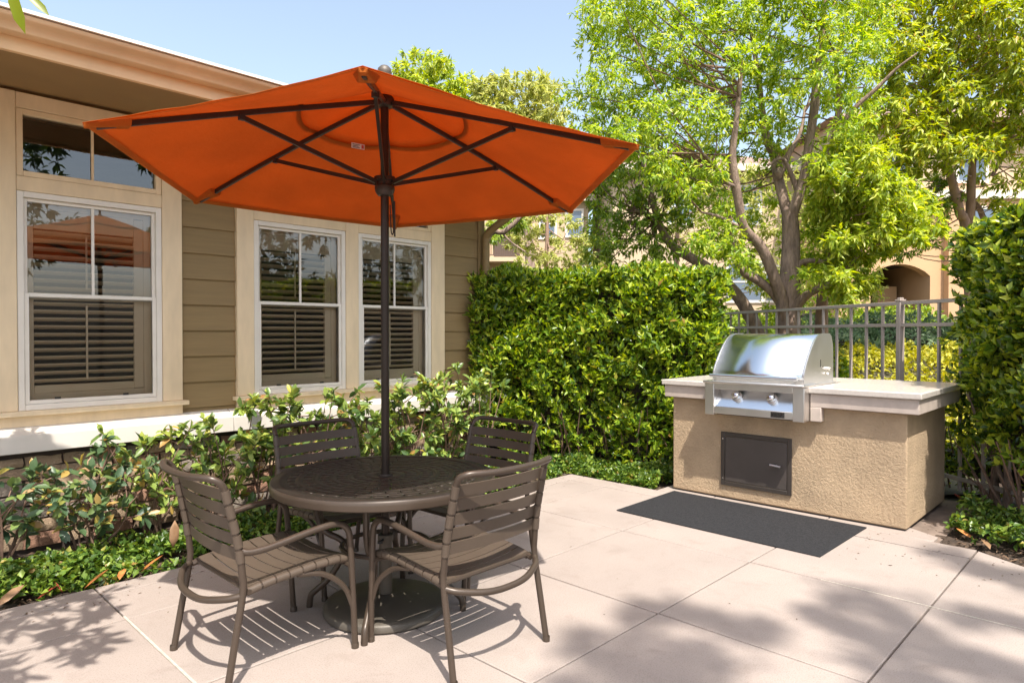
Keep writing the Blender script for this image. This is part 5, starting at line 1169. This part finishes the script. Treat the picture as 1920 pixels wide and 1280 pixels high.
# mulch and litter along the beds, a few crumbs blown onto the slabs
def litter(box, n, test=None):
    P = []
    while len(P) < n:
        x = rng.uniform(box[0], box[1]); y = rng.uniform(box[2], box[3])
        if test and not test(x, y): continue
        P.append((x, y, -.018))
    P = np.array(P); A_ = rdir(n); A_[:, 2] *= .15; Nn = np.array((0, 0, 1.))+rdir(n)*.35
    o = leaf_object('mulch', P, A_, nrm(Nn), rng.uniform(.02, .07, n), rng.uniform(.006, .02, n), M['mulch'], None); o['kind'] = 'stuff'
litter((-.6, 5.3, 4.37, 5.4), 2600)
litter((4.6, 6.9, -1, 1.1), 2000, lambda x, y: x-.62*y > 4.85)
litter((5.40, 6.2, 3.35, 5.0), 700)
def crumbs(box, n):
    P = np.stack([rng.uniform(box[0], box[1], n), rng.uniform(box[2], box[3], n)**1.0, np.full(n, .003)], 1)
    A_ = rdir(n); A_[:, 2] *= .1; o = leaf_object('litter', P, nrm(A_), nrm(np.array((0, 0, 1.))+rdir(n)*.3), rng.uniform(.008, .03, n), rng.uniform(.004, .010, n), M['mulch'], None); o['kind'] = 'stuff'
crumbs((-.3, 5.2, 4.0, 4.34), 160); crumbs((4.6, 5.4, .4, 1.5), 60); crumbs((.5, 5.0, .6, 4.0), 12); crumbs((5.5, 6.8, 1.13, 1.3), 30)

# ================================================================== SHRUBS along the house
def shrub(label, x, y, h, spread, ns, nl, lm, lean=(0, -.05)):
    t = thing('hawthorn_shrub', label, 'shrub', (x, y, 0), group='hawthorn shrubs along the stone base')
    mb = MB(); P = []; A_ = []; Nn = []
    for i in range(ns):
        a = 2*PI*i/ns+rng.uniform(-.4, .4); rad = spread*rng.uniform(.35, 1)
        e = np.array((math.cos(a)*rad+lean[0], math.sin(a)*rad*.55+lean[1], h*rng.uniform(.55, 1.05)))
        m1 = e*np.array((.35, .35, .45))+rng.normal(size=3)*.05
        path = smooth_path([np.array((rng.normal()*.04, rng.normal()*.04, -.03)), m1, e], 4)
        mb.tube(path, [.010*(1-.75*k/(len(path)-1)) for k in range(len(path))], 5)
        tips = [(e, nrm((e-m1)[None])[0])]
        for b in range(rng.randint(2, 5)):
            k = rng.randint(3, len(path)-1); s_ = path[k]; d = nrm((rdir(1)[0]*np.array((1, 1, .6))+np.array((0, 0, .55)))[None])[0]; ee = s_+d*rng.uniform(.10, .24)
            mb.tube([s_, (s_+ee)/2+rng.normal(size=3)*.012, ee], [.006, .0045, .003], 4); tips.append((ee, d))
        for (tp, d) in tips:
            k = max(5, int(1.8*nl*rng.uniform(.5, 1.5)))
            for q in range(k):
                f = rng.uniform(0, .09)*(1 if q > 3 else .2)
                P.append(tp-d*f); A_.append(d*.55+rdir(1)[0]*.95); Nn.append(np.array((0, -.25, .8))+d*.4+rdir(1)[0]*.55)
    n = len(P); s = rng.uniform(.55, 1.2, n)
    leaf_object('foliage', np.array(P), np.array(A_), nrm(np.array(Nn)), .088*s, .043*s, lm, t, 1, fold=.2)
    mb.build('stem', M['stem'], t)
    return t
SH = [
 ('leggy hawthorn shrub with dull and pink-brown leaves at the left edge under the window', .72, 5.02, .62, .38, 9, 6, 'lf_shrubdry'),
 ('sparse hawthorn shrub with dry curled leaves before the bare stone base', 1.20, 5.02, .70, .40, 10, 6, 'lf_shrubdry'),
 ('thin hawthorn shrub with one orange-tipped shoot crossing the white skirt board', 1.62, 5.04, .76, .36, 9, 6, 'lf_shrub'),
 ('bright green hawthorn shrub behind the left foreground armchair', 2.02, 4.98, .84, .34, 9, 8, 'lf_shrub'),
 ('hawthorn shrub with yellow-bronze young leaves just left of the shaded armchair by the windows', 2.42, 5.02, .95, .34, 10, 9, 'lf_shrub'),
 ('hawthorn shrub behind the backrest of the shaded armchair by the windows', 2.88, 5.0, .96, .36, 10, 9, 'lf_shrub'),
 ('hawthorn shrub just left of the umbrella pole under the middle window', 3.30, 5.0, .98, .36, 10, 9, 'lf_shrub'),
 ('dense hawthorn shrub just right of the umbrella pole under the right window', 3.74, 5.0, .94, .38, 12, 10, 'lf_shrub'),
 ('pale-leaved hawthorn shrub below the right end of the window sill', 4.20, 5.0, 1.0, .38, 12, 10, 'lf_shrub'),
 ('tall hawthorn shrub in the corner where the house meets the hedge', 4.66, 5.06, 1.10, .36, 12, 10, 'lf_shrub'),
]
for (lb, x, y, h, sp2, ns, nl, lm) in SH: shrub(lb, x, y, h, sp2, ns, nl, M[lm])

# ================================================================== TREES
def tree(name, label, trunk, limbs, clumps, per, tufts, L, W, lm, bark, group=None, cat='tree', twig=1, extra=None, droop=.45, lod=0):
    o0 = np.array(trunk[0][:3] if trunk else clumps[0][:3], float); o0[2] = 0
    sh = lambda p: (p[0]-o0[0], p[1]-o0[1])+tuple(p[2:])
    t = thing(name, label, cat, tuple(o0), group=group)
    if trunk:
        tr = [sh(p) for p in trunk]; tr[0] = (tr[0][0], tr[0][1], min(tr[0][2], -.05 if hill_z(*o0[:2]) < .1 else hill_z(*o0[:2])-.2), tr[0][3]*1.25)
        limbs_mesh([tr], 14, 4).build('trunk', M[bark], t)
    lm_ = [[sh(p) for p in l] for l in limbs]
    for l in lm_: limbs_mesh([l], 9, 4).build('limb', M[bark], t)
    cl = [sh(c) for c in clumps]
    if twig and (lm_ or trunk):
        twigs(MB(), cl, lm_ or [tr], twig).build('twig', M['stem' if bark != 'barkpink' else 'barkpink'], t)
    P, A_, Nn, s1, s2 = crown(cl, per, tufts, L, W, droop)
    leaf_object('crown', P, A_, Nn, s1, s2, M[lm], t, lod)
    return t
tree('shade_tree', 'tall spreading tree with many forking grey limbs behind the fence and grill', MAIN_TRUNK, MAIN_LIMBS, MAIN_CROWN, 215, 18, .086, .027, 'lf_main', 'bark', droop=.3, twig=2)
tree('shade_tree', 'small bright yellow-green tree in front of the arched carport', SMALL_TRUNK, [], SMALL_CROWN, 190, 16, .115, .036, 'lf_small', 'barkpink')
tree('shade_tree', 'yellow-green tree with pinkish trunks at the top right corner', RIGHT_TRUNK[0], RIGHT_TRUNK[1:], RIGHT_CROWN, 170, 16, .13, .040, 'lf_right', 'barkpink')
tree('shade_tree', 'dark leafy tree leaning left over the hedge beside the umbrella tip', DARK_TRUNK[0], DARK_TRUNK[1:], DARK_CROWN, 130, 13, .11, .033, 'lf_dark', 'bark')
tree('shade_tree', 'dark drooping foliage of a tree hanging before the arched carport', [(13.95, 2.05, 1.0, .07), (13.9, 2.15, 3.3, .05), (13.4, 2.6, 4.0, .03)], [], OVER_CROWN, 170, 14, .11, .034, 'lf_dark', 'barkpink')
tree('shade_tree', 'light green treetop just right of the umbrella finial against the sky', [(15.15, 16.69, 0, .2), (15.2, 16.65, 5, .14), (15.5, 16.6, 9.0, .05)], [], BG_A, 230, 16, .22, .065, 'lf_small', 'bark', twig=2)
tree('shade_tree', 'rounded light green treetop above the right slope of the umbrella', [(14.59, 13.25, 0, .2), (14.5, 13.35, 4, .14), (14.3, 13.7, 7.6, .05)], [], BG_B, 230, 16, .21, .062, 'lf_pale', 'bark', twig=2)
tree('shade_tree', 'light airy tree showing between the forked trunk of the tall tree and the hedge', [(12.6, 7.4, 0, .09), (12.55, 7.35, 2.2, .07), (12.4, 7.2, 4.4, .03)], [], BG_E, 150, 14, .12, .037, 'lf_pale', 'barkpink')
tree('young_tree', 'thin pale yellow-green young tree in front of the balcony building', BG_C_TRUNK, [], BG_C, 240, 18, .11, .036, 'lf_pale', 'barkpink')
tree('shade_tree', 'bare grey slanting branch with a few drooping leaves by the house downspout', GREY_LIMB[0], GREY_LIMB[1:], GREY_CROWN, 120, 10, .12, .03, 'lf_dark', 'bark', twig=0)

# the tree beside the house whose leaf tips hang into the top left corner and shade the left of the patio
side = [(-2.1, 2.3, -.05, .13), (-2.05, 2.32, 1.4, .11), (-1.85, 2.4, 2.6, .09)]
sl = [[(-1.87, 2.39, 2.5, .05), (-1.2, 2.55, 2.95, .035), (-.55, 2.75, 3.0, .02), (0.0, 2.95, 2.92, .012), (.36, 3.06, 2.86, .006)],
      [(-1.2, 2.55, 2.95, .03), (-.7, 3.1, 3.1, .018), (-.25, 3.6, 3.05, .008)],
      [(-.9, 2.65, 2.98, .02), (-.5, 2.4, 2.9, .012), (.15, 2.35, 2.75, .006)],
      [(-1.0, 2.6, 2.98, .02), (-.6, 3.8, 3.2, .012), (-.45, 4.15, 3.15, .006)]]
scl = [(.02, 2.9, 2.9, .17), (-.18, 2.62, 2.85, .18), (-.3, 2.95, 2.95, .2), (-.28, 3.45, 3.02, .2), (-.55, 3.2, 3.1, .22), (-.5, 2.4, 2.9, .2), (-.22, 2.2, 2.82, .16), (-.75, 2.8, 3.0, .22), (-.5, 4.05, 3.15, .18), (-.75, 3.7, 3.2, .22), (-1.1, 3.0, 3.1, .25), (-1.3, 2.2, 3.0, .28),
       (.05, 2.45, 2.80, .15), (.20, 2.62, 2.80, .13), (.10, 2.25, 2.72, .13), (.25, 2.85, 2.88, .13), (.0, 3.25, 3.0, .16), (.02, 3.75, 3.1, .15), (.18, 4.10, 3.12, .13), (-.1, 4.15, 3.15, .15), (.3, 4.2, 3.15, .10)]
st = tree('side_tree', 'broad-leaved tree with two leaf tips hanging into the top left corner', side, sl, scl, 52, 9, .14, .044, 'lf_near', 'bark', twig=1, lod=1)
# the two leaves that show
tipP = np.array([(.497, 3.102, 2.747), (.538, 3.059, 2.725)])-np.array((-2.1, 2.3, 0))
leaf_object('leaf', tipP, np.array([(.18, -.20, -.95), (.55, -.56, -.72)]), np.array([(-.6, -.75, .25), (-.5, -.55, .5)]), np.array([.175, .115]), np.array([.046, .034]), M['lf_near'], st, 1, fold=.1)
mb = MB(); mb.tube(smooth_path([(.36-(-2.1), 3.06-2.3, 2.86), (.497+2.1, 3.102-2.3, 2.75), (.538+2.1, 3.059-2.3, 2.725)], 3), .003, 5); mb.build('twig', M['stem'], st)

# the tall tree behind the camera that dapples the right foreground, and the trees the windows mirror
tt = [(-.5, -8.5, -.1, .3), (-.45, -8.4, 5, .24), (-.5, -7.6, 9, .18), (-.6, -6.6, 12.6, .09)]
tree('tall_tree', 'tall slender tree standing behind the viewpoint whose crown shades the right of the patio', tt, [[(-.5, -7.6, 9, .1), (.6, -7.2, 11.5, .06), (1.2, -6.6, 13, .03)]], TALL_CROWN, 80, 14, .17, .06, 'lf_tall', 'bark', twig=2)
def far_tree(label, x, y, h, r, n, lm):
    cl = []
    for _ in range(n):
        d = rdir(1)[0]; q = rng.uniform(.3, 1)**.5*r
        cl.append((x+d[0]*q, y+d[1]*q, h*.62+d[2]*q*1.2, r*.28))
    tree('shade_tree', label, [(x, y, -.1, .22), (x+.1, y, h*.3, .17), (x, y+.1, h*.7, .06)], [], cl, 130, 14, .26, .085, lm, 'bark', twig=3)
far_tree('dark tree beyond the near end of the patio, mirrored in the left window', 2.2, -9.5, 8.2, 2.6, 34, 'lf_tall')
far_tree('rounded dark tree farther along the path, mirrored low in the panes', 9.5, -11, 6.0, 2.2, 30, 'lf_tall')
far_tree('dense dark tree past the right hedge, mirrored in the middle window', 8.0, -6.8, 7.4, 2.3, 40, 'lf_tall')
far_tree('dense dark tree farther past the right hedge, mirrored in the right window', 12.0, -6.2, 8.0, 2.6, 44, 'lf_tall')
far_tree('broad dark tree behind the viewpoint left of the tall slender tree', -5.5, -9, 7.5, 2.8, 34, 'lf_tall')

# ================================================================== HILL PLANTING
def hz(x, y): return np.array([hill_z(a, b) for a, b in zip(x, y)])
def band(d0, d1, r0, r1):
    def t(x, y):
        d = x*fx+y*fy; r = x*fy-y*fx; return d0 < d < d1 and r0 < r < r1
    return t
def area(d0, d1, r0, r1):
    pts = [(d*fx+r*fy, d*fy-r*fx) for d in (d0, d1) for r in (r0, r1)]
    return {'box': (min(p[0] for p in pts), max(p[0] for p in pts), min(p[1] for p in pts), max(p[1] for p in pts)), 'test': band(d0, d1, r0, r1), 'z': hz}
groundcover('', area(8.0, 11.6, 2.2, 9.5), 9500, .30, .075, .042, M['lf_ghill'])
def bush(name, label, x, y, z, rx, rz, n, L, W, lm, group=None):
    t = thing(name, label, 'shrub', (x, y, z), group=group)
    d = rdir(n); d[:, 2] = np.abs(d[:, 2]); p = d*np.array((rx, rx, rz))*(1+.14*np.sin(5*d[:, :1]+3*d[:, 1:2]+x)+.1*np.sin(9*d[:, 2:3]+4*d[:, :1])); p -= d*rng.exponential(.08, (n, 1))
    rep = 3; P = np.repeat(p, rep, 0); A_ = nrm(np.repeat(d, rep, 0)*.6+rdir(n*rep)); Nn = nrm(np.repeat(d, rep, 0)+rdir(n*rep)*.5+np.array((0, 0, .4)))
    s = rng.uniform(.6, 1.2, n*rep); leaf_object('foliage', P, A_, Nn, L*s, W*s, M[lm], t)
    mb = MB(); mb.lathe([(rx*.78*math.cos(a), rz*.8*math.sin(a)) for a in (0, .4, .8, 1.2, 1.5)], 12); mb.build('shaded_core', M['core'], t)  # dark filler dome, shade within the bush painted on
    for k in range(3):
        s_ = MB(); s_.tube([(rnd.uniform(-.1, .1), rnd.uniform(-.1, .1), -.1), (rnd.uniform(-.2, .2), rnd.uniform(-.2, .2), rz*.6)], .02, 5); s_.build('stem', M['stem'], t)
    return t
def pt(d, r): return d*fx+r*fy, d*fy-r*fx
for i, (d, r, rx, rz, lm, lb) in enumerate([
    (12.6, 5.9, .95, .62, 'lf_gsage', 'grey-green rounded shrub on the slope left of the thick fence post'),
    (12.9, 7.4, 1.0, .66, 'lf_gsage', 'grey-green rounded shrub on the slope right of the thick fence post'),
    (12.8, 8.9, .95, .60, 'lf_gsage', 'grey-green shrub on the slope mostly hidden by the right hedge'),
    (15.0, 6.6, 1.3, .85, 'lf_dark', 'dark green bush below the arched carport, seen left of the thick fence post'),
    (15.3, 8.7, 1.3, .80, 'lf_dark', 'dark green bush below the arched carport, seen right of the thick fence post'),
    (12.8, 4.2, 1.0, .80, 'lf_dark', 'dark green bush on the slope just right of the tree trunk'),
    (11.8, 2.8, 1.1, .85, 'lf_dark', 'dark green bush behind the fence just left of the grill hood'),
    (13.5, 1.2, 1.4, 1.1, 'lf_sage', 'olive bush on the slope behind the hedge top'),
    (9.2, 4.15, .5, .85, 'lf_dark', 'dark bush behind the fence right beside the grill hood')]):
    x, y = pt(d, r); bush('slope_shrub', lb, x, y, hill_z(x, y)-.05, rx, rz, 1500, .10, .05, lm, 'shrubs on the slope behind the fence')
hedge('low_hedge', 'low dark clipped hedge along the foot of the fence right of the island', [(7.55, 1.95), (7.3, 1.45), (7.0, .95), (6.7, .5)], (.35, -.2), .02, .42, 900, .05, .028, M['lf_hedge2'], core_in=.1)
g = area(6.9, 8.1, 2.5, 8.0); g['z'] = lambda x, y: hz(x, y)-.03
lw = groundcover('', g, 9000, .06, .06, .006, M['lf_ground']); lw.name = 'lawn_grass'

# ================================================================== FALLEN LEAVES
leaf_lib = {}
def fallen(kind, x, y, rz, L, W, z=.004, rx=0, ry=0, label=None):
    key = (kind, L, W)
    if key not in leaf_lib:
        P = np.zeros((1, 3))
        o = leaf_object('fallen_leaf', P, np.array([(1., 0, .12)]), np.array([(0, 0, 1.)]), L, W, M[kind], None, 1, fold=.22, droop=-.10)
        so = o.modifiers.new('thick', 'SOLIDIFY'); so.thickness = .0012; leaf_lib[key] = o
        c = o
    else:
        c = leaf_lib[key].copy(); C.objects.link(c)
    c.location = (x, y, z); c.rotation_euler = (rx, ry, rz)
    tag(c, label, 'leaf', 'fallen dry leaves at the edge of the beds'); return c
R1 = 'deadleaf_red'; O1 = 'deadleaf_or'; B1 = 'deadleaf_br'
fl = [
 (R1, .92, 4.40, 2.0, .15, .055, 'red dry leaf standing up at the left bed edge'),
 (O1, 1.02, 4.375, .2, .15, .045, 'pale orange leaf lying flat just right of the upright red one'),
 (O1, 1.33, 4.43, .25, .16, .05, 'orange leaf on the left bed edge close behind the left armchair legs'),
 (O1, 1.20, 4.38, 1.0, .11, .05, 'short orange leaf tucked under the ground cover at the left bed edge'),
 (B1, .62, 4.40, .4, .16, .06, 'dark brown leaf on the soil at the far left bed edge'),
 (R1, .80, 4.385, .3, .12, .04, 'small red leaf left of the upright red one'),
 (B1, .45, 4.38, 2.4, .14, .06, 'tan leaf at the very left of the bed edge'),
 (R1, 6.75, 1.16, 2.8, .24, .075, 'large dark red leaf lying against the low hedge behind the concrete strip'),
 (R1, 5.88, 1.00, 2.6, .17, .05, 'red leaf at the left tip of the right planting bed'),
 (O1, 5.60, .92, 1.2, .13, .04, 'orange leaf on the mulch at the front of the right planting bed'),
 (B1, 5.42, .80, .6, .13, .05, 'tan leaf at the front edge of the right planting bed'),
 (R1, 5.50, 3.62, 1.8, .13, .04, 'red leaf at the foot of the ground cover left of the island'),
 (R1, 5.46, 4.10, .5, .10, .04, 'red leaf on the ground cover near the far patio corner'),
 (O1, 1.9, 4.44, .6, .12, .045, 'orange leaf in the bed behind the table'),
]
for k, (kind, x, y, rz, L, W, lb) in enumerate(fl):
    fallen(kind, x, y, rz, L, W, .006 if y < 4.36 else .0, rx=rnd.uniform(-.3, .3) if k else 1.0, ry=-rnd.uniform(.05, .3), label=lb)
fallen(B1, 1.52, 4.45, 1.2, .17, .065, .10, rx=.3, ry=-1.25, label='large brown leaf hanging upright in the ground cover behind the left armchair')
